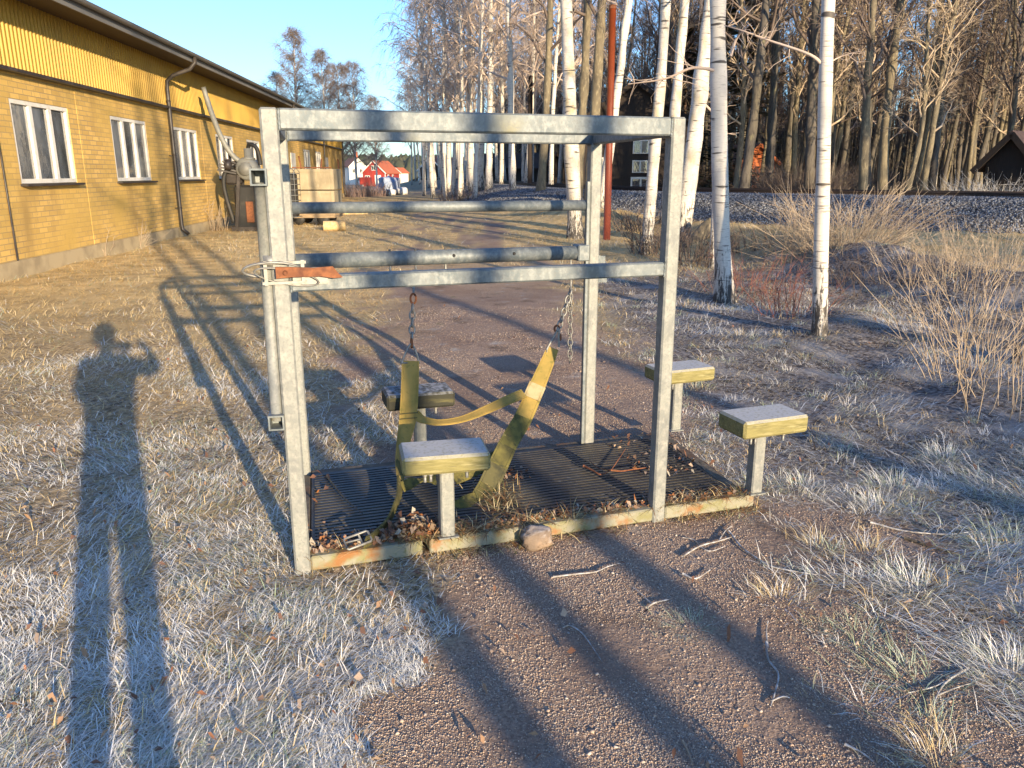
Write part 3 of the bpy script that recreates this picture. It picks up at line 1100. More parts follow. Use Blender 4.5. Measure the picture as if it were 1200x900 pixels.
    b3 = P2[si, i0] * (1 - w) + P2[si, i0 + 1] * w
    d0 = P2[si, i0 + 1] - P2[si, i0]
    d0 /= np.linalg.norm(d0, axis=1, keepdims=True) + 1e-9
    d3 = d0 + g.normal(0, .6, (n3, 3))
    d3 /= np.linalg.norm(d3, axis=1, keepdims=True)
    l3 = tw_len * g.uniform(.4, 1.2, n3)
    s3 = np.linspace(0, 1, 4)
    P3 = b3[:, None] + d3[:, None] * (l3[:, None] * s3)[..., None]
    P3[:, :, 2] -= sub_droop * .9 * l3[:, None] * s3 ** 2
    r3 = np.full((n3, 1), tw_r) * (1 - .75 * s3[None])
    tws = tubes_arrays(P3, r3, 3)
    return trunk, (limbs, subs, tws)


def join2(parts):
    Vs, Q, o = [], [], 0
    for v, qd in parts:
        Vs.append(v)
        Q.append(qd + o)
        o += len(v)
    return np.concatenate(Vs), np.concatenate(Q)


def make_tree(name, label, cat, loc, group=None, bark='birch_bark', twig='twig_birch', limb_mat=None, rz=0, parts_extra=None, **kw):
    trunk, (limbs, subs, tws) = tree_arrays(**kw)
    t = thing(name, label, cat, loc, rz, group)
    link('trunk', np_mesh('trunk', *trunk, smooth_f=True), bark, t)
    crown = join2([limbs, subs, tws] + (parts_extra or []))
    link('crown', np_mesh('crown', *crown), twig, t)
    return t


BIRCH = dict(first=.26, n_limb=28, limb_len=.25, up=(.6, 1.1), droop=.28, sub=8, tw=6, tw_len=.6, tw_r=.0055, sub_droop=.6)


def birch_px(bx, by, tx, wpx, h, label, Y=None, rough=False, seed=0, name='birch_tree', bark=None, group='birches along the path', **kw):
    """a birch standing where its foot was measured, leaning as measured"""
    if Y is None:
        p = on_ground(bx, by)
        for _ in range(6):
            p = on_ground(bx, by, gz(p[0], p[1]))
    else:
        p = at(bx, by, Y)
    z = gz(p[0], p[1])
    top = at(tx, 0, p[1])
    lean_per_m = (top[0] - p[0]) / (top[2] - z)
    r = wpx / 2 * p[1] / F_PX * .80
    a = dict(BIRCH)
    a.update(kw)
    # lean grows like t*(1.6-.6t): slope at the foot is 1.6*lean/h
    g = np.random.default_rng(seed)
    return make_tree(name, label, 'birch' if 'birch' in name else 'tree', (p[0], p[1], z - .02), group, bark or ('birch_bark_rough' if rough else 'birch_bark'),
                     seed=seed, h=h, r0=r * 1.12, lean=(lean_per_m * h / 1.45, g.normal(0, .02) * h), **a)


def limb_extra(pts, r, twigs=10, seed=1, tl=.25):
    """one drawn limb with side twigs, in the tree's own coordinates"""
    g = np.random.default_rng(seed)
    P = catmull(pts, 6)
    rr = np.linspace(r, r * .3, len(P))
    out = [tubes_arrays(P[None], rr[None], 6)]
    i = g.integers(len(P) // 4, len(P) - 1, twigs)
    b = P[i]
    d = g.normal(0, 1, (twigs, 3)) + np.array([0, 0, .1])
    d /= np.linalg.norm(d, axis=1, keepdims=True)
    s = np.linspace(0, 1, 5)
    P3 = b[:, None] + d[:, None] * (tl * g.uniform(.4, 1.3, twigs)[:, None] * s)[..., None]
    P3 += np.cumsum(g.normal(0, .02, P3.shape), 1) * (s > 0)[None, :, None]
    out.append(tubes_arrays(P3, np.full((twigs, 1), r * .28) * (1 - .7 * s[None]), 4))
    return out


NEAR = dict(first=.52, tw_r=.004, flare=1.75)
p1 = on_ground(850, 350)
birch_px(850, 352, 848, 21, 13, 'thick white birch whose foot flares out over the frosted bank', seed=1, bend=.012, parts_extra=limb_extra([at(846, 84, p1[1]) - p1, at(815, 78, p1[1]) - p1 + [0, .1, 0], at(780, 92, p1[1] + .2) - p1, at(738, 98, p1[1] + .4) - p1], .022, 16, 4, .35)
         + limb_extra([at(856, 66, p1[1]) - p1, at(864, 44, p1[1]) - p1, at(880, 28, p1[1] - .3) - p1], .02, 8, 5), **NEAR)
p2 = on_ground(960, 388)
birch_px(960, 392, 972, 15.5, 10, 'slender white birch standing nearest, in front of the reddish bush', seed=2, bend=.006, parts_extra=limb_extra([at(967, 93, p2[1]) - p2, at(950, 78, p2[1]) - p2, at(905, 62, p2[1] + .2) - p2, at(878, 52, p2[1] + .3) - p2, at(856, 45, p2[1] + .5) - p2], .016, 14, 6, .25)
         + limb_extra([at(970, 88, p2[1]) - p2, at(984, 80, p2[1]) - p2, at(1006, 74, p2[1] - .1) - p2], .009, 7, 7, .12), first=.62, tw_r=.003, n_limb=18, flare=1.25)
birch_px(836, 316, 846, 9, 8, 'thin pale birch stem half hidden behind the thick white birch', seed=3, **NEAR)
birch_px(757, 300, 777, 14, 14, 'leaning white birch with a dark foot right of the red pole', seed=4, rough=True, bend=.01, first=.4, tw_r=.005)
birch_px(798, 272, 830, 21, 16, 'stout leaning birch with yellowish flaking bark and a rotten stub at its foot', Y=17, seed=5, rough=True, bend=.01, first=.33, tw_r=.005,
         parts_extra=limb_extra([at(822, 108, 17) - at(798, 272, 17), at(842, 130, 17) - at(798, 272, 17), at(852, 150, 16.6) - at(798, 272, 17)], .03, 14, 9, .5))
birch_px(780, 266, 806, 13, 15, 'dim leaning birch directly behind the stout flaking one', Y=19, seed=6, rough=True, first=.33)
birch_px(675, 279, 663, 18, 16, 'tall white birch with black foot left of the red pole', seed=7, bend=.012, rough=True, first=.3)
birch_px(704, 250, 742, 11, 15, 'white birch leaning steeply behind the red pole', Y=23, seed=8, first=.33)
birch_px(690, 243, 699, 14, 17, 'thick brown-lit aspen behind the frame corner post', Y=25, seed=9, bark='aspen_bark', name='aspen_tree', first=.3, twig='twig_brown')
birch_px(676, 240, 684, 12, 17, 'brown aspen seen between the tall birch and the frame corner', Y=27, seed=10, bark='aspen_bark', name='aspen_tree', first=.3, twig='twig_brown')
birch_px(601, 240, 596, 8.5, 16, 'straight white birch standing alone over the middle of the frame', Y=34, seed=11, bend=.008, tw_r=.0075)
birch_px(634, 236, 650, 10, 17, 'brown leaning aspen in the gap right of the lone straight birch', Y=31, seed=12, bark='aspen_bark', name='aspen_tree', tw_r=.0075, twig='twig_brown')
birch_px(573, 238, 571, 8, 16, 'white birch at the right end of the dense birch row', Y=39, seed=13, tw_r=.0075)
birch_px(564, 238, 559, 8, 17, 'dark-footed birch second from the right end of the dense row', Y=40, seed=14, tw_r=.0075, rough=True)
birch_px(553, 236, 546, 8, 16, 'birch third from the right end of the dense row', Y=42, seed=15, tw_r=.0075)
birch_px(541, 233, 533, 7, 17, 'forward birch amid the dense row, leaning to the path', Y=46, seed=16, tw_r=.008)
birch_px(527, 229, 516, 7, 16, 'birch at the left edge of the dense row beside the path', Y=50, seed=17, tw_r=.008, limb_len=.32)
pr_ = at(1206, 446, 6.1)
make_tree('birch_tree', 'black-footed birch cut off by the right border', 'birch', (pr_[0], pr_[1], gz(pr_[0], pr_[1]) - .02), 'birches along the path', 'birch_bark_rough', seed=18, h=9, r0=.085, lean=(.5, 0), **{**BIRCH, **NEAR})

# prototypes for the far rows and the wood
far_birch = make_tree('birch_tree', 'far slender birch in the row beside the track', 'birch', (0, 0, 0), 'far birches', seed=31, h=16, r0=.12, lean=(.4, 0), **{**BIRCH, 'tw_r': .010, 'tw': 6})
far_birch2 = make_tree('birch_tree', 'far slender birch in the row beside the track', 'birch', (0, 0, 0), 'far birches', seed=32, h=17, r0=.11, lean=(-.6, 0), **{**BIRCH, 'tw_r': .010, 'tw': 6, 'limb_len': .3})
spots = [(530, 44), (519, 53), (510, 60), (503, 66), (497, 72), (492, 82), (482, 88), (548, 49), (560, 55), (583, 52), (613, 50), (655, 48), (515, 86), (527, 92), (487, 100), (496, 52), (538, 40), (587, 44), (545, 62), (521, 41), (592, 60), (624, 55), (668, 39), (573, 70), (507, 48), (556, 37), (617, 43), (646, 37), (535, 75)]
for i, (px, Y) in enumerate(spots):
    x = (px - 600) / F_PX * Y * CP
    s = random.uniform(.72, 1.08)
    if i < 2:
        o = (far_birch, far_birch2)[i]
        o.location = (x, Y, gz(x, Y) - .03)
        o.scale = (s, s, s)
    else:
        o = dup((far_birch, far_birch2)[i % 2], (x, Y, gz(x, Y) - .03), random.uniform(0, 6.28), s)
        o['label'] = 'far slender birch in the row beside the track'
# big birches beyond the end of the factory
beyond = [(352, 75, .92, 'broad leafless birch showing over the roof of the yellow building'), (385, 82, .95, 'leafless birch right of the broad one over the roof end'), (330, 84, .82, 'leafless birch partly hidden left behind the roof edge'),
          (418, 95, 1.0, 'birch with bare crown between the building end and the white house'), (402, 88, .92, 'bare birch just clear of the building corner'), (441, 150, 1.15, 'distant lone tree on the skyline behind the red house')]
leafy = make_tree('birch_tree', beyond[0][3], 'birch', ((352 - 600) / F_PX * 75 * CP, 75, gz(-19.6, 75)), 'bare trees beyond the building', twig='twig_far', seed=35, h=13.5, r0=.15, lean=(.2, 0),
                  **{**BIRCH, 'first': .2, 'n_limb': 64, 'limb_len': .27, 'up': (.5, 1.2), 'droop': .05, 'tw': 10, 'sub': 11, 'tw_r': .008, 'tw_len': .95, 'sub_droop': .35})
for px, Y, s, lab in beyond:
    x = (px - 600) / F_PX * Y * CP
    dup(leafy, (x, Y, gz(x, Y) - .03), random.uniform(0, 6.28), s, lab, 'bare trees beyond the building') if lab != beyond[0][3] else None

# the wood beyond the railway
ALDER = dict(first=.22, n_limb=26, limb_len=.22, up=(.6, 1.15), droop=-.05, sub=8, tw=6, tw_len=.6, tw_r=.013, sub_droop=.05, bend=.05)
WOODL = ['tall bare grey tree in the wood beyond the railway', 'tall bare mossy-trunked tree in the wood beyond the railway', 'tall bare dark tree in the wood beyond the railway', 'crooked bare tree in the wood beyond the railway', 'pale-stemmed bare tree in the wood beyond the railway']
wood = []
for i, (bk, tg, sd) in enumerate((('alder_bark', 'twig_brown', 51), ('aspen_bark', 'twig_brown', 52), ('alder_bark', 'twig_brown', 53), ('aspen_bark', 'twig_pale', 54), ('birch_bark_rough', 'twig_birch', 55))):
    wood.append(make_tree('woodland_tree', WOODL[i], 'tree', (0, 0, 0), 'trees of the wood beyond the railway', bk, tg, seed=sd, h=(19, 18, 21, 16, 17)[i], r0=(.145, .165, .18, .13, .11)[i],
                          lean=((.6, .2), (-.9, 0), (.3, 0), (1.6, 0), (-.5, 0))[i], **{**ALDER, 'bend': (.04, .05, .03, .10, .03)[i]}))
placed = []
g = np.random.default_rng(91)
tries = 0
while len(placed) < 250 and tries < 6000:
    tries += 1
    Y = 24 + 81 * g.random() ** 1.25
    ax = g.uniform(-.03, .78)
    x = ax * Y
    d, sd = poly_dist(np.array([x]), np.array([Y]), TRACK)
    if d[0] < 5.5 or (np.array([x, Y]) - TRACK[np.argmin(np.hypot(*(TRACK - [x, Y]).T))])[1] < 0:
        continue
    if Y < 42 and ax < .24:
        continue                       # the dark house stands in a clearing
    if abs(x - 18.5) < 3.2 and abs(Y - 31) < 4.5:
        continue
    if any(math.hypot(x - a, Y - b) < 1.25 for a, b in placed):
        continue
    placed.append((x, Y))
first_used = set()
for x, Y in placed:
    i = int(g.choice(5, p=[.3, .22, .26, .14, .08]))
    s = g.uniform(.75, 1.15)
    if i not in first_used:
        first_used.add(i)
        o = wood[i]
        o.location = (x, Y, gz(x, Y) - .03)
        o.scale = (s, s, s)
    else:
        dup(wood[i], (x, Y, gz(x, Y) - .03), g.uniform(0, 6.28), (s, s, s * g.uniform(.9, 1.1)))


# spruces
def make_spruce(label, loc, group, seed, h, rad, n=5200, r0=.16, low=.06):
    g = np.random.default_rng(seed)
    t = thing('spruce_tree', label, 'spruce', loc, 0, group)
    P = np.stack([np.zeros(6), np.zeros(6), np.linspace(-.1, h, 6)], 1)
    link('trunk', np_mesh('trunk', *tubes_arrays(P[None], np.linspace(r0, .02, 6)[None], 8), smooth_f=True), 'spruce_bark', t)
    nb = 170
    zb = h * (low + (1 - low) * g.random(nb) ** 1.15)
    az = g.random(nb) * 6.28
    bl = rad * (1 - (zb / h)) ** .8 * g.uniform(.6, 1.15, nb) + .15
    m = n // nb
    s = g.random((nb, m)) ** .7
    c = np.stack([np.cos(az)[:, None] * bl[:, None] * s, np.sin(az)[:, None] * bl[:, None] * s, zb[:, None] - .42 * bl[:, None] * s + .16 * bl[:, None] * s ** 3], -1).reshape(-1, 3)
    N = len(c)
    c += g.normal(0, .07, c.shape)
    hd = np.repeat(az, m) + g.normal(0, .8, N)
    v, q_, tr, _ = blades(c, hd, g.uniform(1.2, 2.1, N), g.uniform(.2, .5, N), g.uniform(.08, .2, N), np.zeros((N, 3)), .5)
    link('crown', np_mesh('crown', v, q_, tr), 'needles', t)
    return t
UPV = np.array([0, 0, 1.0])
def ground_p(px, py):
    p = on_ground(px, py)
    for _ in range(8):
        p = on_ground(px, py, gz(p[0], p[1]))
    return p


# dark spruces round the old house beyond the track
sp1 = make_spruce('dark spruce hiding the corner of the timber house', (9.0, 36, gz(9, 36)), 'spruces by the timber house', 61, 9, 2.0)
dup(sp1, (11.2, 39, gz(11.2, 39)), 1.0, 1.1, 'taller dark spruce behind the spruce at the house corner')
dup(sp1, (9.8, 47, gz(9.8, 47)), 2.0, 1.05, 'dark spruce rising behind the timber house')

# the wood behind the photographer that shades the railway and the right side
g = np.random.default_rng(5)
sp2 = make_spruce('tall spruce in the wood behind the photographer', (0, 0, 0), 'wood behind the photographer', 62, 15, 3.0, n=7000, r0=.22, low=.02)
first = True
for u, v, s in ((15.0, -34, 1.0), (17.2, -38, 1.15), (20, -33, 1.08), (24, -37, 1.2), (27.5, -34, 1.15), (31, -37, 1.2), (34.5, -33, 1.15), (38, -38, 1.02), (42, -34, .98), (46, -37, 1.0), (50, -34, 1.0), (55, -37, 1.0)):
    x, y = uv(u, v)
    if first:
        sp2.location = (x, y, gz(x, y))
        sp2.scale = (s, s, s)
        first = False
    else:
        dup(sp2, (x, y, gz(x, y)), g.uniform(0, 6.28), s)
# birches behind the photographer; their stems throw the long bands of shade
sb = make_tree('birch_tree', 'birch standing behind the photographer, its shadow falling across the path', 'birch', (0, 0, 0), 'birches behind the photographer', seed=71, h=14, r0=.10, lean=(0, 0),
               first=.42, n_limb=18, limb_len=.20, up=(.5, 1.0), droop=.35, sub=7, tw=3, tw_len=.5, tw_r=.006, sub_droop=.6, bend=.004)
first = True
for u, v, s in ((.878, -7.5, .82), (1.25, -9.5, .85), (1.70, -8.5, .85), (3.6, -16, 1.0), (6.4, -22, 1.0), (-2.3, -15, .95), (10.2, -24, 1.0), (-4.6, -20, 1.0), (8.3, -19, .95)):
    x, y = uv(u, v)
    if first:
        sb.location = (x, y, gz(x, y) - .03)
        sb.scale = (s, s, s)
        first = False
    else:
        dup(sb, (x, y, gz(x, y) - .03), g.uniform(0, 6.28), s)


# ------------------------------------------------------------------ shrubs
def shrub_arrays(seed, n, h, spread, r, lean=.5, side=5, side_len=.3, curve=.25):
    g = np.random.default_rng(seed)
    a = g.random(n) * 6.28
    rr = np.sqrt(g.random(n)) * spread
    b = np.stack([rr * np.cos(a), rr * np.sin(a), np.full(n, -.05)], 1)
    ln = h * g.uniform(.45, 1.1, n)
    le = np.abs(g.normal(0, lean, n))
    hd = a + g.normal(0, .6, n)
    d = np.stack([np.cos(hd) * np.sin(le), np.sin(hd) * np.sin(le), np.cos(le)], 1)
    s = np.linspace(0, 1, 6)
    P = b[:, None] + d[:, None] * (ln[:, None] * s)[..., None]
    out = np.stack([np.cos(hd), np.sin(hd), np.full(n, -.45)], 1)
    P += out[:, None] * (curve * ln[:, None] * s ** 2.3)[..., None]
    P += np.cumsum(g.normal(0, .015, P.shape), 1) * (s > 0)[None, :, None]
    res = [tubes_arrays(P, r * g.uniform(.6, 1.2, n)[:, None] * (1 - .75 * s[None]), 4)]
    if side:
        si = np.repeat(np.arange(n), side)
        k = g.integers(2, 5, len(si))
        b3 = P[si, k]
        d0 = P[si, k + 1] - P[si, k]
        d0 /= np.linalg.norm(d0, axis=1, keepdims=True)
        d3 = d0 + g.normal(0, .5, d0.shape)
        d3 /= np.linalg.norm(d3, axis=1, keepdims=True)
        s3 = np.linspace(0, 1, 4)
        P3 = b3[:, None] + d3[:, None] * (side_len * g.uniform(.4, 1.2, len(si))[:, None] * s3)[..., None]
        res.append(tubes_arrays(P3, np.full((len(si), 1), r * .5) * (1 - .7 * s3[None]), 3))
    return join2(res)


def shrub(name, label, cat, loc, material, group=None, **kw):
    v, q_ = shrub_arrays(**kw)
    o = link(name, np_mesh(name, v, q_), material)
    o.location = [float(k) for k in loc]
    return tag(o, label, cat, group)


p = ground_p(980, 318)
shrub('bare_bush', 'large bare fan-shaped bush with reddish-tan stems behind the slender birch', 'bush', p, 'twig_pale', seed=81, n=210, h=1.5, spread=.6, r=.0065, lean=.52, side=6, side_len=.5)
v, q_ = shrub_arrays(seed=82, n=14, h=2.0, spread=.3, r=.009, lean=.38, side=2, side_len=.3, curve=.35)
o = link('tall_stalks', np_mesh('tall_stalks', v, q_), 'twig_pale')
o.location = p
tag(o, 'few long arching stalks rising out of the large bare bush', 'stalks')
for px, py, n, h, sp, m, lab, sd in (
        (930, 372, 50, .62, .35, 'stem_red', 'clump of thin red stems beside the foot of the slender birch', 83),
        (880, 345, 60, .6, .5, 'stem_red', 'low reddish brushwood between thick and slender birch', 84),
        (770, 300, 110, .75, .5, 'twig_brown', 'dark brown brushwood round the dark foot of the leaning birch', 85),
        (810, 310, 100, .65, .55, 'twig_brown', 'dark brushwood under the stout flaking birch', 86),
        (745, 268, 70, .6, .5, 'twig_brown', 'low dark bush in front of the railway right of the red pole', 87),
        (900, 300, 160, .65, .9, 'twig_brown', 'tangled brushwood on the bank between the two white birches', 88),
        (1030, 345, 130, .65, .7, 'twig_brown', 'dark tangle under the lip of the bank right of the slender birch', 89),
        (1125, 440, 34, 1.15, .28, 'twig_pale', 'tall dry pale stalks in the rough grass near the right border', 90),
        (1165, 420, 42, 1.15, .35, 'twig_pale', 'dense dry stalks touching the right border', 91),
        (1190, 480, 34, .95, .4, 'twig_pale', 'lower leaning dry stalks under the black-footed birch', 92),
        (1090, 330, 70, .65, .6, 'twig_pale', 'pale dry weeds on the lit crest of the bank', 93),
        (1165, 330, 130, .95, .7, 'twig_pale', 'frosted branching weeds on the bank at the right border', 94),
        (655, 250, 60, .5, .8, 'twig_brown', 'low brown brush in front of the tall birch by the pole', 95),
        (545, 238, 130, .8, 1.2, 'twig_brown', 'brown undergrowth round the dense birch row', 96),
        (610, 236, 130, .7, 1.2, 'twig_brown', 'brown undergrowth round the lone straight birch', 97),
        (160, 290, 26, .7, .25, 'twig_pale', 'dry tall weeds against the wall under the second window', 98),
        (118, 300, 12, .8, .2, 'twig_pale', 'thin dry weeds leaning on the wall left of the second window', 99),
        (225, 270, 30, 1.0, .3, 'twig_pale', 'dry weeds against the wall between downpipe and machine', 100),
        (250, 270, 34, .9, .35, 'twig_pale', 'dry weeds at the foot of the grey machine', 101)):
    p = ground_p(px, py)
    shrub('brushwood' if m != 'twig_pale' else 'dry_weeds', lab, 'brushwood' if m != 'twig_pale' else 'dry weeds', p, m, 'brush and weeds', seed=sd, n=n, h=h, spread=sp, r=.0042 if p[1] < 12 else .006 + .00012 * p[1], lean=.34, side=4, side_len=.2, curve=.15)
# reeds beside the far end of the path
p = on_ground(415, 231)
shrub('reed_patch', 'violet-brown patch of dry reeds past the building corner', 'reeds', (p[0] + .6, p[1] + 1, gz(p[0], p[1])), 'reed', seed=103, n=420, h=1.1, spread=1.5, r=.012, lean=.12, side=0)
# undergrowth along the front of the wood
for i in range(26):
    Y = 23 + (i % 13) * 2.6 + random.uniform(-1, 1)
    x = Y * random.uniform(.1, .76)
    d, _ = poly_dist(np.array([x]), np.array([Y]), TRACK)
    nearest = TRACK[np.argmin(np.hypot(*(TRACK - [x, Y]).T))]
    if Y < nearest[1] or d[0] < 4 or (abs(x - 18.5) < 3.5 and abs(Y - 31) < 4):
        continue
    if i == 0 or 'ug' not in globals():
        ug = shrub('brushwood', 'bare undergrowth along the front of the wood', 'brushwood', (x, Y, gz(x, Y)), 'twig_brown', 'undergrowth of the wood', seed=104, n=170, h=2.2, spread=1.5, r=.012, lean=.4, side=6, side_len=.6)
    else:
        o = ug.copy()
        COL.objects.link(o)
        o.location = (x, Y, gz(x, Y))
        o.rotation_euler = (0, 0, random.uniform(0, 6.28))
# hedge of bushes behind the photographer on the right: shades the right-hand foreground
first = True
for u, v, s in ((3.7, -4.2, .72), (4.6, -4.6, .90), (5.6, -4.0, .9), (6.9, -4.5, 1.0), (8.2, -4.2, .85), (9.4, -4.6, .75), (10.8, -4.1, .7), (5.0, -3.4, .8), (7.6, -3.2, .85)):
    x, y = uv(u, v)
    if first:
        hb = shrub('bare_bush', 'dense twiggy bush behind the photographer shading the ground', 'bush', (x, y, gz(x, y)), 'twig_brown', 'bushes behind the photographer', seed=105, n=330, h=1.75, spread=.65, r=.010, lean=.36, side=9, side_len=.5)
        hb.scale = (s, s, s)
        first = False
    else:
        o = hb.copy()
        COL.objects.link(o)
        o.location = (x, y, gz(x, y))
        o.scale = (s, s, s)
        o.rotation_euler = (0, 0, random.uniform(0, 6.28))


# distant wooded ridge
def ridge():
    g = np.random.default_rng(12)
    n = 2600
    x = g.uniform(-330, 260, n)
    y = g.uniform(230, 330, n)
    Vv, T = [], []
    h = g.uniform(3.8, 6.5, n) * (1 + .35 * (fbm(x, y, .02, 3) - .5))
    w = g.uniform(2.0, 4.0, n)
    base = (y - 230) * .025 - .2
    sides = 7
    prof = [(.9, 0), (1.0, .25), (.75, .6), (.3, .88), (0.02, 1.0)]
    ang = np.arange(sides) * 2 * math.pi / sides
    rows = []
    for pr, pz in prof:
        jit = g.uniform(.65, 1.25, (n, sides))
        rows.append(np.stack([x[:, None] + w[:, None] * pr * jit * np.cos(ang), y[:, None] + w[:, None] * pr * jit * np.sin(ang), base[:, None] + h[:, None] * pz + g.normal(0, .25, (n, sides))], -1))
    Vv = np.stack(rows, 1)
    idx = np.arange(n * 5 * sides).reshape(n, 5, sides)
    nx_ = np.roll(idx, -1, 2)
    qd = np.stack([idx[:, :-1], nx_[:, :-1], nx_[:, 1:], idx[:, 1:]], -1).reshape(-1, 4)
    return np_mesh('distant_wood', Vv.reshape(-1, 3), qd)


tag(link('distant_wood', ridge(), 'distant_needles'), 'low olive wooded ridge closing the view behind the houses', 'wood', kind='stuff')

# the deep wood behind the first trees: a thicket of stems nobody could count
g = np.random.default_rng(44)
n = 2600
yy = g.uniform(82, 150, n)
xx = yy * g.uniform(-.02, .86, n)
hh = g.uniform(8, 15, n)
zz = ground_z(xx, yy)
s = np.linspace(0, 1, 4)
Pm = np.stack([xx[:, None] + g.normal(0, .5, (n, 1)) * s, yy[:, None] + 0 * s, zz[:, None] - .2 + hh[:, None] * s], -1)
Pm[:, :, 0] += np.cumsum(g.normal(0, .18, (n, 4)), 1) * (s > 0)
prt = [tubes_arrays(Pm, g.uniform(.07, .17, n)[:, None] * (1 - .8 * s[None]), 4)]
k = 9
ii = np.repeat(np.arange(n), k)
tt = g.uniform(.12, .95, len(ii))
b3 = np.stack([np.interp(tt, s, s) * 0 + Pm[ii, 0, j] + (Pm[ii, 3, j] - Pm[ii, 0, j]) * tt for j in range(3)], 1)
az = g.random(len(ii)) * 6.28
el = g.uniform(.3, 1.2, len(ii))
d3 = np.stack([np.cos(az) * np.cos(el), np.sin(az) * np.cos(el), np.sin(el)], 1)
P3 = b3[:, None] + d3[:, None] * (g.uniform(.8, 3.2, len(ii))[:, None] * s)[..., None]
P3 += np.cumsum(g.normal(0, .12, P3.shape), 1) * (s > 0)[None, :, None]
prt.append(tubes_arrays(P3, np.full((len(ii), 1), .035) * (1 - .7 * s[None]), 3))
tag(link('deep_wood', np_mesh('deep_wood', *join2(prt)), 'alder_bark'), 'dense grey mass of bare stems deep in the wood beyond the railway', 'wood', kind='stuff')

# ================================================================== RAILWAY
rt = thing('railway_track', 'rust-brown railway rails on sleepers crossing behind the birches', 'railway track', (0, 0, 0))
tang = np.gradient(TRACK, axis=0)
tang /= np.linalg.norm(tang, axis=1, keepdims=True)
nor = np.stack([-tang[:, 1], tang[:, 0]], 1)
RZ = .88
for off in (-.75, .75):
    prof = [(-.07, 0), (.07, 0), (.07, .015), (.012, .03), (.012, .10), (.036, .115), (.036, .15), (-.036, .15), (-.036, .115), (-.012, .10), (-.012, .03), (-.07, .015)]
    c = TRACK + nor * off
    Vv = np.array([[c[i, 0] + nor[i, 0] * a, c[i, 1] + nor[i, 1] * a, RZ + b] for i in range(len(c)) for a, b in prof])
    m = len(prof)
    Fq = [(i * m + k, i * m + (k + 1) % m, (i + 1) * m + (k + 1) % m, (i + 1) * m + k) for i in range(len(c) - 1) for k in range(m)]
    mb = MB()
    mb.add(Vv, Fq)
    mb.build('rail', 'rail_steel', rt)
seglen = np.concatenate([[0], np.cumsum(np.hypot(*np.diff(TRACK, axis=0).T))])
slm = MB().bevel_box((0, 0, 0), (.25, 2.5, .14), .012)
sl = None
s0 = seglen[np.argmin(np.hypot(TRACK[:, 0] - 22, TRACK[:, 1] - 15.5))]
for k in range(76):
    s = s0 + k * .65
    x, y = np.interp(s, seglen, TRACK[:, 0]), np.interp(s, seglen, TRACK[:, 1])
    tx, ty = np.interp(s, seglen, tang[:, 0]), np.interp(s, seglen, tang[:, 1])
    if sl is None:
        sl = slm.build('sleeper', 'sleeper_wood', rt)
        o = sl
    else:
        o = sl.copy()
        COL.objects.link(o)
        o.parent = rt
    o.location = (x, y, RZ - .066)
    o.rotation_euler = (0, 0, math.atan2(ty, tx))

# ================================================================== YELLOW FACTORY BUILDING
WL = 41.6           # wall length
bld = thing('factory_building', 'long yellow brick building with corrugated upper wall and white windows', 'building', (WALL_P[0], WALL_P[1], 0), math.atan2(WALL_D[1], WALL_D[0]))
# local axes: x along the wall away from the camera, y into the building (left), z up
ST = -9.0
SEAM, EAVE = 2.965, 4.0
holes = []
for k in range(10):
    s = 1.03 + 3.68 * k
    if k in (6, 9):
        continue
    holes.append((s, s + 1.90, 1.32, 2.575))
holes.insert(0, (1.03 - 3.68, 1.03 - 3.68 + 1.9, 1.32, 2.575))
holes.insert(0, (1.03 - 7.36, 1.03 - 7.36 + 1.9, 1.32, 2.575))
DEEP = 14.0
w = MB()
cuts = [ST] + [c for h in holes for c in h[:2]] + [WL]
Z0 = .24
for i in range(len(cuts) - 1):
    a, b = cuts[i], cuts[i + 1]
    if b - a < .01:
        continue
    if i % 2 == 0:
        w.box(((a + b) / 2, .15, (Z0 + SEAM) / 2), (b - a, .30, SEAM - Z0))
    else:
        w.box(((a + b) / 2, .15, (Z0 + 1.32) / 2), (b - a, .30, 1.32 - Z0))
        w.box(((a + b) / 2, .15, (2.575 + SEAM) / 2), (b - a, .30, SEAM - 2.575))
w.box((WL - .15, .30 + (DEEP - .3) / 2, (Z0 + SEAM) / 2), (.30, DEEP - .3, SEAM - Z0))
w.box((ST + .15, .30 + (DEEP - .3) / 2, (Z0 + SEAM) / 2), (.30, DEEP - .3, SEAM - Z0))
w.build('wall', 'yellow_brick', bld)
for s in (-3.6, 3.75, 11.15, 18.5, 25.9):
    MB().box((s, -.003, (Z0 + 2.9) / 2), (.95, .006, 2.9 - Z0)).build('pilaster', 'yellow_brick', bld)
MB().box(((ST + WL) / 2, .14, .02), (WL - ST + .02, .36, .44)).build('plinth', 'plinth_render', bld)
# corrugated cladding with real ribs
pitch = .115
n = int((WL - ST) / pitch)
Vv = []
for i in range(n):
    s = ST + i * pitch
    for a, b in ((0, 0), (.045, 0), (.06, -.026), (.10, -.026)):
        Vv.append((s + a, b))
Vv = np.array(Vv)
m = len(Vv)
VV = np.concatenate([np.c_[Vv[:, 0], Vv[:, 1] - .045, np.full(m, SEAM + .03)], np.c_[Vv[:, 0], Vv[:, 1] - .045, np.full(m, EAVE + .1)]])
cl = MB().add(VV, [(i, i + 1, m + i + 1, m + i) for i in range(m - 1)])
cl.box(((ST + WL) / 2, .14, (SEAM + .03 + EAVE + .1) / 2), (WL - ST, .32, EAVE + .1 - SEAM - .03))
cl.box((WL - .15, .3 + (DEEP - .3) / 2, (SEAM + EAVE + .9) / 2), (.32, DEEP - .3, EAVE + .3 - SEAM))
cl.build('cladding', 'yellow_cladding', bld)
MB().box(((ST + WL) / 2, -.06, SEAM + .005), (WL - ST + .04, .16, .05)).build('drip_flashing', 'dark_trim', bld)
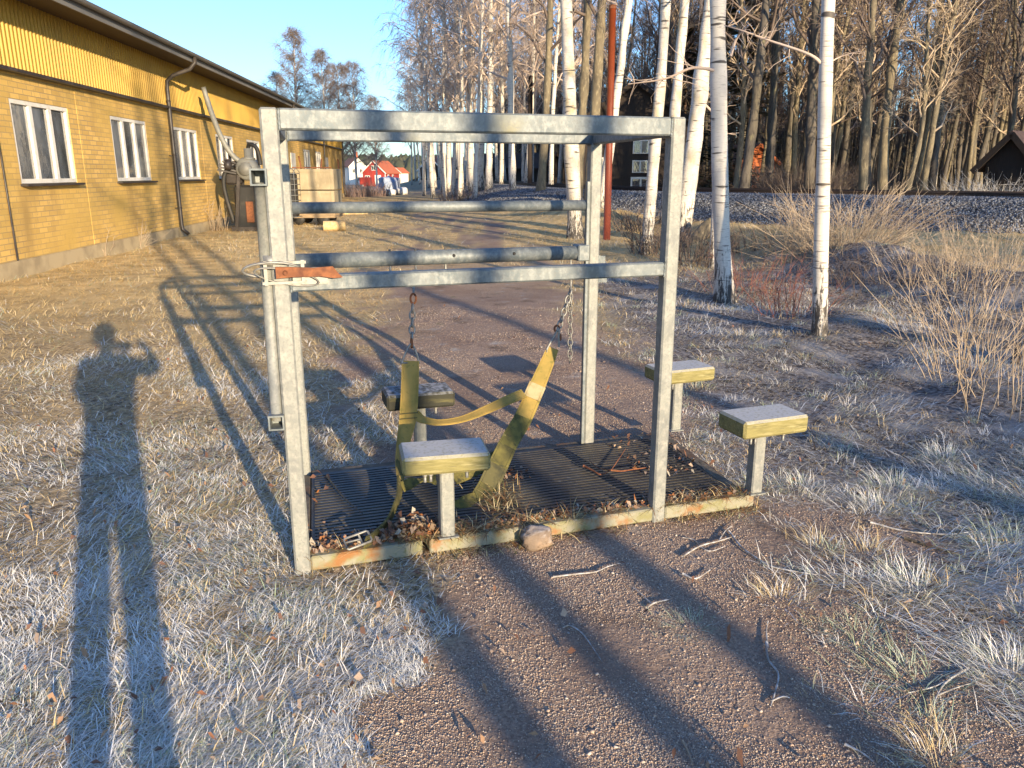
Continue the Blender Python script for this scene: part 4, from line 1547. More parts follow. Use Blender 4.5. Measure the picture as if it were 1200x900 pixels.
# roof with wide eaves
OV = .70
rf = MB()
ridge_y, rise = DEEP / 2, .55
rf.add([(ST - .4, -OV, EAVE + .14), (WL + .4, -OV, EAVE + .14), (WL + .4, ridge_y, EAVE + .14 + rise), (ST - .4, ridge_y, EAVE + .14 + rise), (WL + .4, DEEP + OV, EAVE + .14), (ST - .4, DEEP + OV, EAVE + .14)],
       [(0, 1, 2, 3), (3, 2, 4, 5)])
rf.add([(ST - .4, -OV, EAVE + .05), (WL + .4, -OV, EAVE + .05), (WL + .4, ridge_y, EAVE + .05 + rise), (ST - .4, ridge_y, EAVE + .05 + rise), (WL + .4, DEEP + OV, EAVE + .05), (ST - .4, DEEP + OV, EAVE + .05)],
       [(3, 2, 1, 0), (5, 4, 2, 3)])
rf.build('roof', 'roof_dark', bld)
MB().box(((ST + WL) / 2, -OV / 2 + .02, EAVE + .01), (WL - ST + .7, OV - .06, .03)).build('soffit', 'soffit_board', bld)
MB().box(((ST + WL) / 2, -OV - .013, EAVE + .055), (WL - ST + .8, .025, .21)).build('fascia', 'roof_dark', bld)
gt = MB()
gpts = [(-.065 * math.cos(t), -.065 * math.sin(t)) for t in np.linspace(0, math.pi, 9)]
Vg = [(x, -OV - .095 + a, EAVE + .12 + b) for x in (ST - .4, WL + .4) for a, b in gpts]
gt.add(Vg, [(i, i + 1, 9 + i + 1, 9 + i) for i in range(8)], True)
Vg = [(x, -OV - .095 + a * .93, EAVE + .12 + b * .93) for x in (ST - .4, WL + .4) for a, b in gpts]
gt.add(Vg, [(9 + i, 9 + i + 1, i + 1, i) for i in range(8)], True)
gt.build('gutter', 'roof_dark', bld)
for s in (-4.5, 7.92, 20.45, 32.9, 41.2):
    d = MB()
    d.tube([(s, -OV - .095, EAVE + .06), (s, -OV - .095, EAVE - .06), (s, -OV + .03, EAVE - .20), (s, -.28, EAVE - .34), (s, -.14, EAVE - .46), (s, -.12, EAVE - .62), (s, -.12, .30), (s, -.13, .20), (s, -.26, .08)], .045, 12)
    for z in (.7, 1.9, 3.1):
        d.tube([(s, -.12, z - .02), (s, -.12, z + .02)], .053, 12)
        d.box((s, -.06, z), (.02, .12, .02))
    d.build('downpipe', 'dark_trim', bld)
cb = MB()
cb.tube([(.53, -.02, -.02), (.53, -.02, 2.94)], .014, 6)
cb.build('cable', 'dark_trim', bld)
for i, (a, b, z0, z1) in enumerate(holes):
    wd = MB()
    fw, y0, dp = .065, .045, .07
    wd.box(((a + b) / 2, y0, z1 - fw / 2), (b - a, dp, fw))
    wd.box(((a + b) / 2, y0, z0 + fw / 2 + .03), (b - a, dp, fw))
    for x in (a + fw / 2, b - fw / 2):
        wd.box((x, y0, (z0 + z1) / 2), (fw, dp - .004, z1 - z0 - 2 * fw - .03 + .056))
    for f in (1 / 3, 2 / 3):
        wd.box((a + (b - a) * f, y0, (z0 + z1) / 2), (.10, dp - .008, z1 - z0 - 2 * fw + .026))
    fr = wd.build('window', 'white_paint', bld)
    pn = MB()
    for k in range(3):
        x0, x1 = a + (b - a) * k / 3 + .05, a + (b - a) * (k + 1) / 3 - .05
        pn.box(((x0 + x1) / 2, y0 + .012, (z0 + z1) / 2 + .01), (x1 - x0, .012, z1 - z0 - .12))
    pn.build('pane', 'window_reflection' if i % 4 != 1 else 'window_glass', fr)
    MB().box(((a + b) / 2, -.012, z0 + .004), (b - a + .08, .20, .035)).build('sill', 'dark_trim', fr)
# three white doors towards the far end
for s in (23.9, 34.2):
    dr = MB().box((s, -.02, 1.30), (1.0, .05, 2.08)).build('door', 'white_paint', bld)
    MB().tube([(s - .38, -.09, 1.15), (s - .26, -.09, 1.15)], .012, 6).build('handle', 'dark_trim', dr)

# ================================================================== SLURRY PUMP / MACHINE BY THE WALL
Ym = 21.5
mp = at(283, 262, Ym)
mz = gz(mp[0], mp[1])
mach = thing('slurry_pump', 'old grey farm pump with long bent outlet pipe against the yellow wall', 'machine', (mp[0], mp[1], mz))


def M_(px, py, dy=0.0):
    return at(px, py, Ym + dy) - np.array([mp[0], mp[1], mz])


MB().tube([tuple(v) for v in catmull([M_(238, 102, -.5), M_(247, 130, -.4), M_(257, 156, -.25), M_(267, 175, -.15), M_(278, 187, -.05), M_(290, 192, 0)], 5)], [.062] * 3 + [.068] * 23, 14).build('outlet_pipe', 'machine_grey', mach)
h = MB()
c = M_(291, 198)
h.lathe([(.10, -.22), (.26, -.20), (.30, -.12), (.30, .12), (.26, .2), (.12, .22)], c, 'y', 22)
h.lathe([(.17, -.28), (.17, -.22), (.08, -.22)], c, 'y', 16)
h.lathe([(.13, .0), (.17, .02), (.17, .06), (.11, .08), (.11, .30)], c + np.array([.05, -.05, .22]), 'z', 16)
h.lathe([(.16, 0), (.16, .05), (.10, .06)], M_(288, 191) - np.array([.0, 0, .02]), 'x', 16)
h.build('pump_housing', 'machine_grey', mach)
hz = MB()
hz.tube([tuple(v) for v in catmull([c + [.05, -.05, .5], c + [.12, -.1, .62], c + [.28, -.12, .55], c + [.34, -.12, .35], c + [.36, -.1, .1]], 5)], .055, 10)
hz.tube([tuple(v) for v in catmull([c + [-.3, -.1, .05], c + [-.55, -.1, -.05], c + [-.65, -.1, -.35], c + [-.62, -.05, -.8], c + [-.5, 0, -1.4]], 5)], .06, 10)
hz.build('rubber_hose', 'black_rubber', mach)
sh = MB()
for k in range(5):
    sh.beam(c + [-.28, -.12 + .03 * k, -.12 + .06 * k], c + [-.75 + .05 * k, -.2, -.02 + .07 * k], .05, .05, bev=.004)
sh.lathe([(.09, 0), (.14, .03), (.14, .14), (.07, .17)], c + [-.55, -.15, .1], 'x', 12)
sh.build('gear_linkage', 'dark_trim', mach)
st = MB()
for dx, dy in ((-.38, -.2), (.30, -.2), (-.38, .3), (.30, .3)):
    st.beam(c + [dx * .6, dy * .6, -.15], np.array([c[0] + dx, c[1] + dy, 0]), .09, .06, up=(0, 1, 0), bev=.006)
st.beam((c[0] - .5, c[1] - .2, .06), (c[0] + .45, c[1] - .2, .06), .1, .12)
st.beam((c[0] - .5, c[1] + .3, .06), (c[0] + .45, c[1] + .3, .06), .1, .12)
st.build('stand', 'dark_trim', mach)
bd = MB()
bd.bevel_box((c[0] - .12, c[1] + .12, .62), (.62, .40, 1.15), .06)
bd.build('tank', 'black_rubber', mach)
eb = MB()
eb.bevel_box((c[0] - .42, c[1] + .12, 1.42), (.42, .34, .42), .05)
eb.bevel_box((c[0] - .40, c[1] + .10, 1.72), (.26, .22, .18), .04)
eb.tube([(c[0] - .5, c[1] + .1, 1.7), (c[0] - .5, c[1] + .1, 2.15)], .035, 10)
eb.build('engine_block', 'dark_trim', mach)
MB().bevel_box((c[0] - .02, c[1] - .09, .5), (.2, .05, .55), .015).build('guard_plate', 'rust', mach)

# crates, cage, trolley further along
cy_ = 23.6


def crate(label, pxl, pxr, pyt, pyb, depth, Y):
    a, b = at(pxl, pyb, Y), at(pxr, pyt, Y)
    w_, h_ = b[0] - a[0], b[2] - a[2]
    o = thing('wooden_crate', label, 'crate', (a[0], Y, a[2]), R(2), 'beige crates')
    bx_ = MB()
    bx_.bevel_box((w_ / 2, depth / 2, h_ / 2), (w_, depth, h_), .012)
    bx_.build('body', 'crate_board', o)
    lt = MB()
    for x in (.05, w_ - .05):
        lt.box((x, -.011, h_ / 2), (.09, .02, h_ - .03))
    lt.box((w_ / 2, -.011, .05), (w_ - .2, .018, .08))
    lt.box((w_ / 2, -.011, h_ - .05), (w_ - .2, .018, .08))
    lt.build('batten', 'crate_board', o)
    return o


crate('lower of two big beige crates stacked beside the building', 341, 391, 223.5, 249, 1.3, cy_)
crate('upper of two big beige crates with rusty rods lying on its lid', 340, 390, 198, 222.5, 1.3, cy_)
q1 = at(341, 249, cy_)
pl = thing('pallet_trolley', 'low dark trolley with small wheels carrying the beige crates', 'trolley', (q1[0], cy_, gz(q1[0], cy_)))
pz = q1[2] - gz(q1[0], cy_)
t_ = MB()
for y in (.1, .65, 1.2):
    t_.box((.62, y, pz - .05), (1.35, .12, .09))
t_.box((.62, .65, pz - .13), (1.3, 1.2, .06))
t_.build('deck', 'pallet_wood', pl)
for x in (.18, .9):
    for y in (.15, 1.15):
        wl = MB().lathe([(.05, -.06), (.17, -.055), (.19, -.02), (.19, .02), (.17, .055), (.05, .06)], (x, y, .19), 'y', 18).build('wheel', 'black_rubber', pl)
MB().beam((.2, .65, .25), (1.1, .65, .25), .1, .1).build('axle_beam', 'dark_trim', pl)
for j, (px, hh, ln_) in enumerate(((353, 15, -3), (376, 12, 1), (397, 11, -1))):
    a = at(px, 197.7, cy_ + .4)
    b = at(px + ln_, 197.7 - hh, cy_ + .4)
    tag(MB().tube([a, (a + b) / 2 + [0, 0, .01], b], .025, 8).build('iron_rod', 'rust'), ('rusty rod leaning outwards on the left of the crate lid', 'short rusty rod standing in the middle of the crate lid', 'thin rusty rod at the right end of the crate lid')[j], 'iron rod', 'rods on the crate')
a0 = at(342, 197.3, cy_ + .3)
b0 = at(388, 197.3, cy_ + .3)
tag(MB().beam(a0 + [0, 0, .02], b0 + [0, 0, .02], .04, .035).build('timber_batten', 'rust'), 'dark batten lying along the crate lid under the rods', 'batten')
# wire cage
cg = at(342, 246, 22.6)
cage = thing('wire_cage', 'tall black wire cage with round top beside the beige crates', 'cage', (cg[0] - .12, 22.6, gz(cg[0], 22.6)))
wz = MB()
hgt = at(345, 199, 22.6)[2] - gz(cg[0], 22.6)
for k in range(9):
    z = .3 + (hgt - .4) * k / 8
    wz.tube([(-.12, -.15, z), (.28, -.15, z), (.28, .45, z), (-.12, .45, z), (-.12, -.15, z)], .011, 5)
for x in (-.12, .01, .15, .28):
    wz.tube([(x, -.15, .25), (x, -.15, hgt - .05), (x, .1, hgt + .05), (x, .45, hgt - .05), (x, .45, .25)], .011, 5)
wz.build('wire_mesh', 'zinc', cage)
MB().bevel_box((.08, .15, hgt / 2 + .1), (.32, .5, hgt - .35), .06).build('bin', 'black_rubber', cage)
wd = MB().lathe([(.05, -.05), (.17, -.045), (.18, 0), (.17, .045), (.05, .05)], (-.02, -.22, .19), 'y', 18).build('wheel', 'black_rubber', cage)
MB().lathe([(.02, -.065), (.10, -.06), (.10, -.05), (.02, -.048)], (-.02, -.22, .19), 'y', 16).build('rim', 'zinc', wd)
# split log and sawn timber
lg = at(384, 260, 21.5)
tag(MB().tube([(lg[0] - .12, 21.5, .13), (lg[0] + .15, 21.55, .13), (lg[0] + .45, 21.6, .13)], [.13, .135, .128], 12).build('cut_log', 'log_wood'), 'short pale cut log lying on the grass below the crates', 'log')
bm_ = at(398, 243, 29)
for k, (dx, dz, lab) in enumerate(((0, .06, 'sawn beam at the bottom of the little timber pile by the corner'), (.12, .19, 'sawn beam on top of the little timber pile by the corner'))):
    tag(MB().beam((bm_[0] - .4 + dx, 30, dz + gz(bm_[0], 30)), (bm_[0] + .75 + dx, 30.4, dz + gz(bm_[0], 30)), .14, .12).build('timber_beam', 'log_wood'), lab, 'beam', 'timber pile')

s0_ = ground_p(806, 292)
tag(MB().tube([s0_ - UPV * .1, s0_ + [.18, .1, .15], s0_ + [.42, .2, .42], s0_ + [.52, .25, .55]], [.17, .16, .15, .10], 12).build('rotten_stump', 'aspen_bark'), 'rotten leaning stump at the foot of the stout flaking birch', 'stump')
# ================================================================== RED POLE
pp = ground_p(711, 281)
ptop = at(718, 6, pp[1])
rp = thing('steel_pole', 'tall orange-red painted pole standing between the birches', 'pole', pp)
dv = ptop - pp
MB().tube([(0, 0, -.1), dv * .5, dv * .985], [.082, .079, .076], 16).build('shaft', 'red_paint_pole', rp)
MB().tube([dv * .985, dv], [.083, .083], 16).build('cap', 'rust', rp)
wp = at(621, 238, 42)
tag(MB().tube([(wp[0], 42, gz(wp[0], 42) - .1), (wp[0], 42, at(621, 150, 42)[2] + 2.5)], [.14, .11], 10).build('wooden_post', 'dark_timber'), 'dark brown wooden post beside the lone straight birch', 'post')


# ================================================================== HOUSES
def house(name, label, loc, rz, W, D, Hw, rise, wallm, roofm, win=(), door=None, ov=.3, chimney=None, trim='house_white', corner=True, fm=None):
    """gable faces local -y; W across the gable, D deep along y"""
    o = thing(name, label, 'house', loc, rz)
    m = MB()
    m.add([(-W / 2, 0, -1), (W / 2, 0, -1), (W / 2, 0, Hw), (0, 0, Hw + rise), (-W / 2, 0, Hw), (-W / 2, D, -1), (W / 2, D, -1), (W / 2, D, Hw), (0, D, Hw + rise), (-W / 2, D, Hw)],
          [(0, 1, 2, 3, 4), (9, 8, 7, 6, 5), (1, 6, 7, 2), (5, 0, 4, 9)])
    m.build('wall', wallm, o)
    r_ = MB()
    sl_ = rise / (W / 2)
    th = .12
    for s in (-1, 1):
        e = (s * (W / 2 + ov), Hw - sl_ * ov)
        r_.add([(e[0], -ov, e[1]), (e[0], D + ov, e[1]), (0, D + ov, Hw + rise), (0, -ov, Hw + rise), (e[0], -ov, e[1] + th), (e[0], D + ov, e[1] + th), (0, D + ov, Hw + rise + th), (0, -ov, Hw + rise + th)],
               [(0, 1, 2, 3), (7, 6, 5, 4), (0, 4, 5, 1), (3, 7, 4, 0), (1, 5, 6, 2)])
    rr = r_.build('roof', roofm, o)
    if chimney:
        x, y, w_, h_ = chimney
        MB().box((x, y, Hw + rise + h_ / 2 - .6), (w_, w_, h_)).build('chimney', 'tile_orange', rr)
    b = MB()
    for s in (-1, 1):
        e = (s * (W / 2 + ov), -ov - .02, Hw - sl_ * ov)
        b.beam(e, (0, -ov - .02, Hw + rise), .04, .22, up=(0, 0, 1), bev=.004)
        if corner:
            b.box((s * (W / 2 + .01), -.02, Hw / 2 - .5), (.16, .1, Hw + .9))
    b.build('bargeboard', trim, o)
    for x, z, w_, h_, side in win:
        f = MB()
        pn = MB()
        if side == 'g':
            f.box((x, -.03, z), (w_, .08, h_))
            for k in (-1, 1):
                pn.box((x + k * w_ * .23, -.08, z), (w_ * .36, .03, h_ * .82))
        else:
            f.box((W / 2 + .03, x, z), (.08, w_, h_))
            for k in (-1, 1):
                pn.box((W / 2 + .08, x + k * w_ * .22, z), (.03, w_ * .32, h_ * .74))
        fr = f.build('window', fm or trim, o)
        pn.build('pane', 'window_glass', fr)
    if door:
        x, w_, h_ = door
        MB().box((x, -.04, h_ / 2), (w_, .1, h_)).build('door', fm or trim, o)
    return o


def at_far(px, Y):
    return (px - 600) / F_PX * Y * CP


Yh = 190
zr = float(at(438, 216, Yh)[2])
house('red_house', 'small red wooden house with orange tiled roof and white trim', (at_far(438, Yh), Yh, zr), R(-12), 5.6, 9.5, 2.7, 2.6, 'house_red', 'tile_orange',
      [(0, 3.7, 1.1, 1.1, 'g'), (-1.6, 1.4, 1.2, 1.2, 'g'), (2.0, 1.6, 1.0, 1.2, 's'), (5.0, 1.6, 1.0, 1.2, 's')], (1.0, 1.5, 2.1), .35, None)
house('white_house', 'white two-storey house with brick chimney behind the red house', (at_far(419, 215), 215, zr - .3), R(30), 4.4, 6.5, 4.6, 2.1, 'house_white', 'tile_brown',
      [(-1.0, 3.4, .9, 1.1, 'g'), (1.0, 3.4, .9, 1.1, 'g'), (0, 1.4, 1.4, 1.1, 'g')], None, .3, (0.3, 1.8, .9, 2.2), 'house_white')
house('white_outbuilding', 'low white outbuilding with red roof right of the red house', (at_far(464, 205), 205, zr), R(-20), 2.8, 4, 2.7, 1.1, 'house_white', 'tile_orange', [(0, 1.5, .9, 1.0, 'g')], None, .25, None)
house('grey_barn', 'small far barn with white gable edge between the far birches', (at_far(505, 140), 140, -.6), R(-25), 5, 7, 2.6, 2.2, 'dark_timber', 'tile_brown', [], None, .3, None)
house('timber_house', 'dark timber house with white window frames in the shade of the trees', (6.1, 41, gz(6.1, 41)), R(-8), 5.6, 7, 3.9, 1.9, 'dark_timber', 'roof_dark',
      [(.35, 2.75, .8, .66, 'g'), (.35, 1.8, .8, .6, 'g'), (.35, 3.75, .8, .64, 'g'), (-1.5, 1.8, .7, .9, 'g'), (.4, .72, 1.0, 1.15, 'g')], None, .3, None, 'dark_timber', False, fm='house_white')
house('dark_barn', 'dark low barn beyond the railway seen between birch and aspen', (at_far(648, 62), 62, gz(2.6, 62)), R(60), 4.2, 7, 1.9, 1.0, 'dark_timber', 'dark_timber', [], None, .3, None, 'dark_timber', False)
house('orange_barn', 'orange-red barn showing in slivers between the trunks of the wood', (at_far(887, 62), 62, gz(19, 62)), R(10), 2.9, 6, 2.2, 1.2, 'barn_orange', 'tile_brown', [], None, .3, None, 'barn_orange', False)
hut = house('timber_hut', 'small dark hut with rusty sheet roof at the edge of the wood', (18.5, 30.2, gz(18.5, 30.2)), R(-56), 1.8, 3.6, 1.75, 1.0, 'dark_timber', 'shed_roof', [], (.0, .8, 1.5), .32, None, 'dark_timber', False)
for c_ in hut.children:
    if c_.name.startswith('door'):
        c_.data.materials[0] = MATS['dark_timber']
# red box wagon, tarpaulin, bales
rb = thing('red_container', 'bright red box container in front of the white house', 'container', (at_far(428, 170), 170, zr + .2), R(-5))
MB().bevel_box((0, 0, .75), (2.2, 1.6, 1.5), .06).build('body', 'red_box_paint', rb)
rbm = MB()
for k in range(-4, 5):
    rbm.box((k * .24, -.82, .75), (.06, .05, 1.3))
rbm.build('rib', 'red_box_paint', rb)


def lump(name, label, cat, loc, size, m, seed, group=None, sq=.55):
    g = np.random.default_rng(seed)
    n1, n2 = 14, 22
    Vv = []
    for i in range(n1 + 1):
        th = math.pi / 2 * (1 - i / n1) if False else math.pi * (i / n1) - math.pi / 2
        for k in range(n2):
            ph = 2 * math.pi * k / n2
            p_ = np.array([math.cos(th) * math.cos(ph), math.cos(th) * math.sin(ph), math.sin(th)])
            p_ = np.sign(p_) * np.abs(p_) ** sq
            Vv.append(p_)
    Vv = np.array(Vv)
    Vv *= 1 + (vnoise(Vv[:, 0] * 2 + seed, Vv[:, 1] * 2 + Vv[:, 2] * 3, 1.3, seed) - .5)[:, None] * .35
    Vv = Vv * np.array(size) / 2 + np.array([0, 0, size[2] / 2])
    Fq = [(i * n2 + k, i * n2 + (k + 1) % n2, (i + 1) * n2 + (k + 1) % n2, (i + 1) * n2 + k) for i in range(n1) for k in range(n2)]
    o = MB().add(Vv, Fq, True).build(name, m)
    o.location = [float(v) for v in loc]
    return tag(o, label, cat, group)


Yt = 57
lump('tarpaulin', 'pale blue tarpaulin over a heap beside the far end of the path', 'tarpaulin', (at_far(455, Yt), Yt, gz(-9, Yt) - .05), (1.55, 1.8, 1.25), 'blue_tarp', 3)
lump('wrapped_bale', 'white wrapped bale left of the blue tarpaulin', 'bale', (at_far(440, Yt - .8), Yt - .8, gz(-9.5, Yt) - .03), (.85, .9, .55), 'bale_wrap', 4, 'white bales')
lump('wrapped_bale', 'white wrapped bale right of the blue tarpaulin', 'bale', (at_far(471, Yt - .5), Yt - .5, gz(-8, Yt) - .03), (.75, .8, .5), 'bale_wrap', 5, 'white bales')
lump('wrapped_bale', 'small white wrapped bale in front of the blue tarpaulin', 'bale', (at_far(457, Yt - 1.6), Yt - 1.6, gz(-8.6, Yt) - .03), (.7, .7, .42), 'bale_wrap', 6, 'white bales')
# brush pile by the hut
v, q_ = shrub_arrays(seed=120, n=210, h=1.9, spread=1.5, r=.017, lean=1.2, side=6, side_len=.8, curve=.1)
o = link('brush_pile', np_mesh('brush_pile', v, q_), 'frosty_stick')
o.location = (16.5, 27.0, gz(16.5, 27.0))
o.scale = (1, 1, .8)
tag(o, 'heap of frosted cut branches in front of the small hut', 'brush pile')
# ================================================================== THE STEEL TRIMMING FRAME
FW, FD, FH = 1.538, .94, 1.712
fr = thing('hoof_trimming_frame', 'galvanised steel cattle hoof trimming frame on a ribbed rubber platform', 'trimming frame', L(0, 0))
ORG = L(0, 0)


def Lo(a, b, z):
    return L(a, b, z) - ORG


def onb(px, py, b):
    """world point on the upright plane at depth b inside the frame"""
    p0 = L(0, b)
    n_ = np.array([-EX[1], EX[0], 0.0])
    r = ray(px, py)
    t = ((p0 - [0, 0, CAM_H]) @ n_) / (r @ n_)
    return np.array([0, 0, CAM_H]) + r * t


EX3 = np.array([EX[0], EX[1], 0])
EY3 = np.array([EYF[0], EYF[1], 0])
UP = np.array([0, 0, 1.0])
PW = .060
n_out0 = np.array([EX[1], -EX[0], 0])
for a, b in ((0, 0), (FW, 0), (0, FD), (FW, FD)):
    m = MB()
    m.beam(Lo(a, b, -.06), Lo(a, b, FH), PW, PW, up=EX3, bev=.007)
    m.build('post', 'galvanised_sunlit', fr)
half = PW / 2 + .001
for b, z, h_, nm in ((0, FH - .036, .070, 'top_rail'), (FD, FH - .036, .070, 'top_rail'), (0, 1.122, .056, 'lower_rail')):
    MB().beam(Lo(half, b, z), Lo(FW - half, b, z), PW - .006, h_, bev=.006).build(nm, 'galvanised', fr)
for a in (0, FW):
    MB().beam(Lo(a, half, FH - .037), Lo(a, FD - half, FH - .037), PW - .008, .068, bev=.006).build('top_rail', 'galvanised', fr)
# round cross pipes at the back
MB().tube([Lo(half, FD, 1.345), Lo(FW - half, FD, 1.34)], .0265, 18).build('cross_pipe', 'galvanised', fr)
wp_ = MB()
wp_.tube([Lo(half + .0, FD, 1.10), Lo(FW - half - .062, FD, 1.10)], .036, 20)
winch = wp_.build('winding_pipe', 'galvanised', fr)
MB().beam(Lo(FW - half - .064, FD, 1.10), Lo(FW - half, FD, 1.10), .088, .084, bev=.006).build('sleeve', 'galvanised', winch)
pins = MB()
pin_px = [(457, 311), (487, 311), (522, 341), (669, 335)]
hole = MB()
for px in (457, 487, 522, 669):
    c = onb(px, 305, FD) - ORG
    zt = 1.10
    c0 = np.array([c[0], c[1], zt])
    pins.tube([c0 + UP * .045, c0 - UP * (.085 if px < 500 else .14)], .006, 8)
pins.build('hook_pin', 'zinc', winch)
for px in (530, 600):
    c = onb(px, 300, FD) - ORG
    n_ = np.array([EX[1], -EX[0], 0])
    hole.tube([np.array([c[0], c[1], 1.108]) + n_ * .030, np.array([c[0], c[1], 1.108]) + n_ * .0375], .008, 10)
hole.build('drilled_hole', 'black_rubber', winch)
# small welded plates on the back right post
br = MB()
br.box(Lo(FW + .045, FD - .01, 1.02), (.05, .008, .12))
br.box(Lo(FW + .06, FD - .012, .965), (.045, .012, .05))
br.box(Lo(FW + .012, FD, 1.06), (.06, .05, .05))
br.build('bracket', 'galvanised', fr)
MB().beam(Lo(FW - half - .009, FD - .02, .05), Lo(FW - half - .009, FD - .02, 1.46), .016, .03, up=EY3, bev=.002).build('shade_strip', 'galvanised', fr)  # added strip standing in for the shaded left face of this post

def bead(mb, p, q, r=.0045):
    n_ = max(4, int(np.linalg.norm(np.array(q) - np.array(p)) / .006))
    P_ = [np.array(p) + (np.array(q) - np.array(p)) * i / n_ for i in range(n_ + 1)]
    mb.tube(P_, [r * (1 + .35 * math.sin(i * 2.4) + random.uniform(-.2, .2)) for i in range(n_ + 1)], 6)


wb = MB()
for b_ in (0, FD):
    for a_, s_ in ((0, 1), (FW, -1)):
        for z_, h_ in ((FH - .036, .034),) + (((1.122, .028),) if b_ == 0 else ()):
            x_ = a_ + s_ * (half + .001)
            o_ = n_out0 * (PW / 2 - .004)
            bead(wb, Lo(x_, b_, z_ - h_) + o_, Lo(x_, b_, z_ + h_) + o_)
            bead(wb, Lo(x_, b_, z_ - h_) + o_, Lo(x_, b_, z_ - h_) - o_)
for a_ in (half, FW - half):
    bead(wb, Lo(a_, FD, 1.37) + n_out0 * .01, Lo(a_, FD, 1.32) + n_out0 * .01)
wb.build('weld_seam', 'galvanised', fr)['kind'] = 'stuff'
# base: square tubes and ribbed rubber mat
PL, PD = 2.03, 1.0
bz = .034
MB().beam(Lo(half, 0, bz), Lo(.50 - .03, 0, bz), .06, .06).build('base_beam', 'galvanised_base', fr)
MB().beam(Lo(.50, 0, bz), Lo(FW - half, 0, bz), .06, .06).build('base_beam', 'galvanised_base', fr)
MB().beam(Lo(FW + half, 0, bz), Lo(PL, 0, bz), .06, .06).build('base_beam', 'galvanised_base', fr)
MB().beam(Lo(half, FD, .015), Lo(FW - half, FD, .015), .06, .06).build('base_beam', 'dirty_steel', fr)
MB().beam(Lo(FW + half, FD, .015), Lo(PL, FD, .015), .06, .06).build('base_beam', 'dirty_steel', fr)
for a in (0.0, PL - .03):
    MB().beam(Lo(a, .033, .018), Lo(a, FD - .033, .018), .06, .06).build('base_beam', 'dirty_steel', fr)
mt = MB()
rot = np.stack([EX3, np.cross(UP, EX3), UP], axis=1)


def quad_plate(a0, a1, b0, b1, z0, z1):
    P = [Lo(a0, b0, 0)[:2], Lo(a1, b0, 0)[:2], Lo(a1, b1, 0)[:2], Lo(a0, b1, 0)[:2]]
    mt.prism([tuple(p) for p in P], z0, z1)


quad_plate(.035, PL - .065, .035, FD - .035, .030, .049)
nr = 27
for k in range(nr):
    b0 = .045 + (FD - .10) * k / nr
    quad_plate(.05, PL - .08, b0, b0 + .0185, .0492, .0575)
mt.build('rubber_mat', 'rubber', fr)

# hoof blocks on posts
for px, py, b, blk, dark in ((523, 640, .0, (468, 573, 523.5, 545), False), (493, 560, FD, None, True), (885, 598, .0, None, False), (791, 524, FD, None, False)):
    if b == 0:
        a = frame_ab(*on_ground(px, py)[:2])[0]
    else:
        a = {493: None}.get(px, 0)
    if px == 493:
        a = frame_ab(*onb(492, 500, FD)[:2])[0]
    elif px == 791:
        a = frame_ab(*onb(790, 500, FD)[:2])[0]
    elif px == 885:
        a = frame_ab(*onb(884, 560, 0)[:2])[0]
    ztop = {523: .445, 493: .435, 885: .45, 791: .445}[px]
    thick = {523: .075, 493: .08, 885: .082, 791: .078}[px]
    yaw = R({523: -6, 493: -1, 885: 2, 791: 3}[px])
    shift = {523: -.005, 493: -.005, 885: .02, 791: .015}[px]
    rest = MB()
    rest.beam(Lo(a, b, .064), Lo(a, b, ztop - thick - .002), .058, .058, up=EX3, bev=.006)
    rest.beam(Lo(a, b, .064), Lo(a, b, .071), .085, .085, up=EX3, bev=.002)
    ro = rest.build('hoof_rest', 'galvanised_sunlit', fr)
    ro['label'] = {523: 'hoof rest with pale yellow-green block at the front beam', 493: 'hoof rest with nearly black block behind the left strap',
                   885: 'hoof rest with frosted block at the outer front corner', 791: 'hoof rest with mossy block at the outer back corner'}[px]
    c_, s_ = math.cos(yaw), math.sin(yaw)
    rz = rot @ np.array([[c_, -s_, 0], [s_, c_, 0], [0, 0, 1]])
    bk = MB().bevel_box((0, 0, 0), (.345, .205, thick), .011)
    bo = bk.build('wooden_block', 'dark_wood' if dark else 'mossy_wood', ro)
    M4 = Matrix(rz.tolist()).to_4x4()
    M4.translation = Vector(Lo(a + shift, b, ztop - thick / 2).tolist())
    bo.matrix_local = M4
    nb = MB()
    for k in (-.085, -.062, .085):
        p_ = Lo(a + shift + k, b - .045, ztop - thick)
        nb.tube([p_ + UP * .004, p_ - UP * .045], .0065, 7)
        nb.tube([p_ - UP * .010, p_ - UP * .018], .011, 6)
    nb.build('bolt', 'zinc', ro)

# latch at the front left post
lt = MB()
n_out = np.array([EX[1], -EX[0], 0])            # towards the camera
for dz in (-.035, .035):
    lt.box(Lo(.012, 0, 1.165 + dz) + n_out * .040, (.15, .012, .010), rot)
lt.box(Lo(-.05, 0, 1.165) + n_out * .040, (.012, .014, .085), rot)
lt.box(Lo(.075, 0, 1.165) + n_out * .040, (.012, .014, .085), rot)
lt.box(Lo(.10, 0, 1.15) + n_out * .034, (.12, .006, .06), rot)
lt.torus(Lo(-.03, 0, 1.175) + n_out * .03, .095, .034, .005, EX3, UP * .8 + n_out * .6, 22, 6)
lt.torus(Lo(.02, 0, 1.15) + n_out * .045, .11, .030, .004, EX3 * .97 - UP * .2, UP * .9 + n_out * .4, 22, 6)
lo_ = lt.build('latch', 'zinc', fr)
hd = MB()
prof = [(-.015, -.020), (.03, -.017), (.12, -.018), (.160, -.026), (.188, -.024), (.172, -.006), (.158, .016), (.10, .013), (.03, .018), (-.015, .020)]
V0 = [Lo(0, 0, 1.168) + EX3 * (x - .0) * 1.12 + UP * y + n_out * .052 for x, y in prof]
V1 = [v + n_out * .012 for v in V0]
k = len(prof)
hd.add(V0 + V1, [tuple(range(k - 1, -1, -1)), tuple(range(k, 2 * k))] + [(i, (i + 1) % k, k + (i + 1) % k, k + i) for i in range(k)])
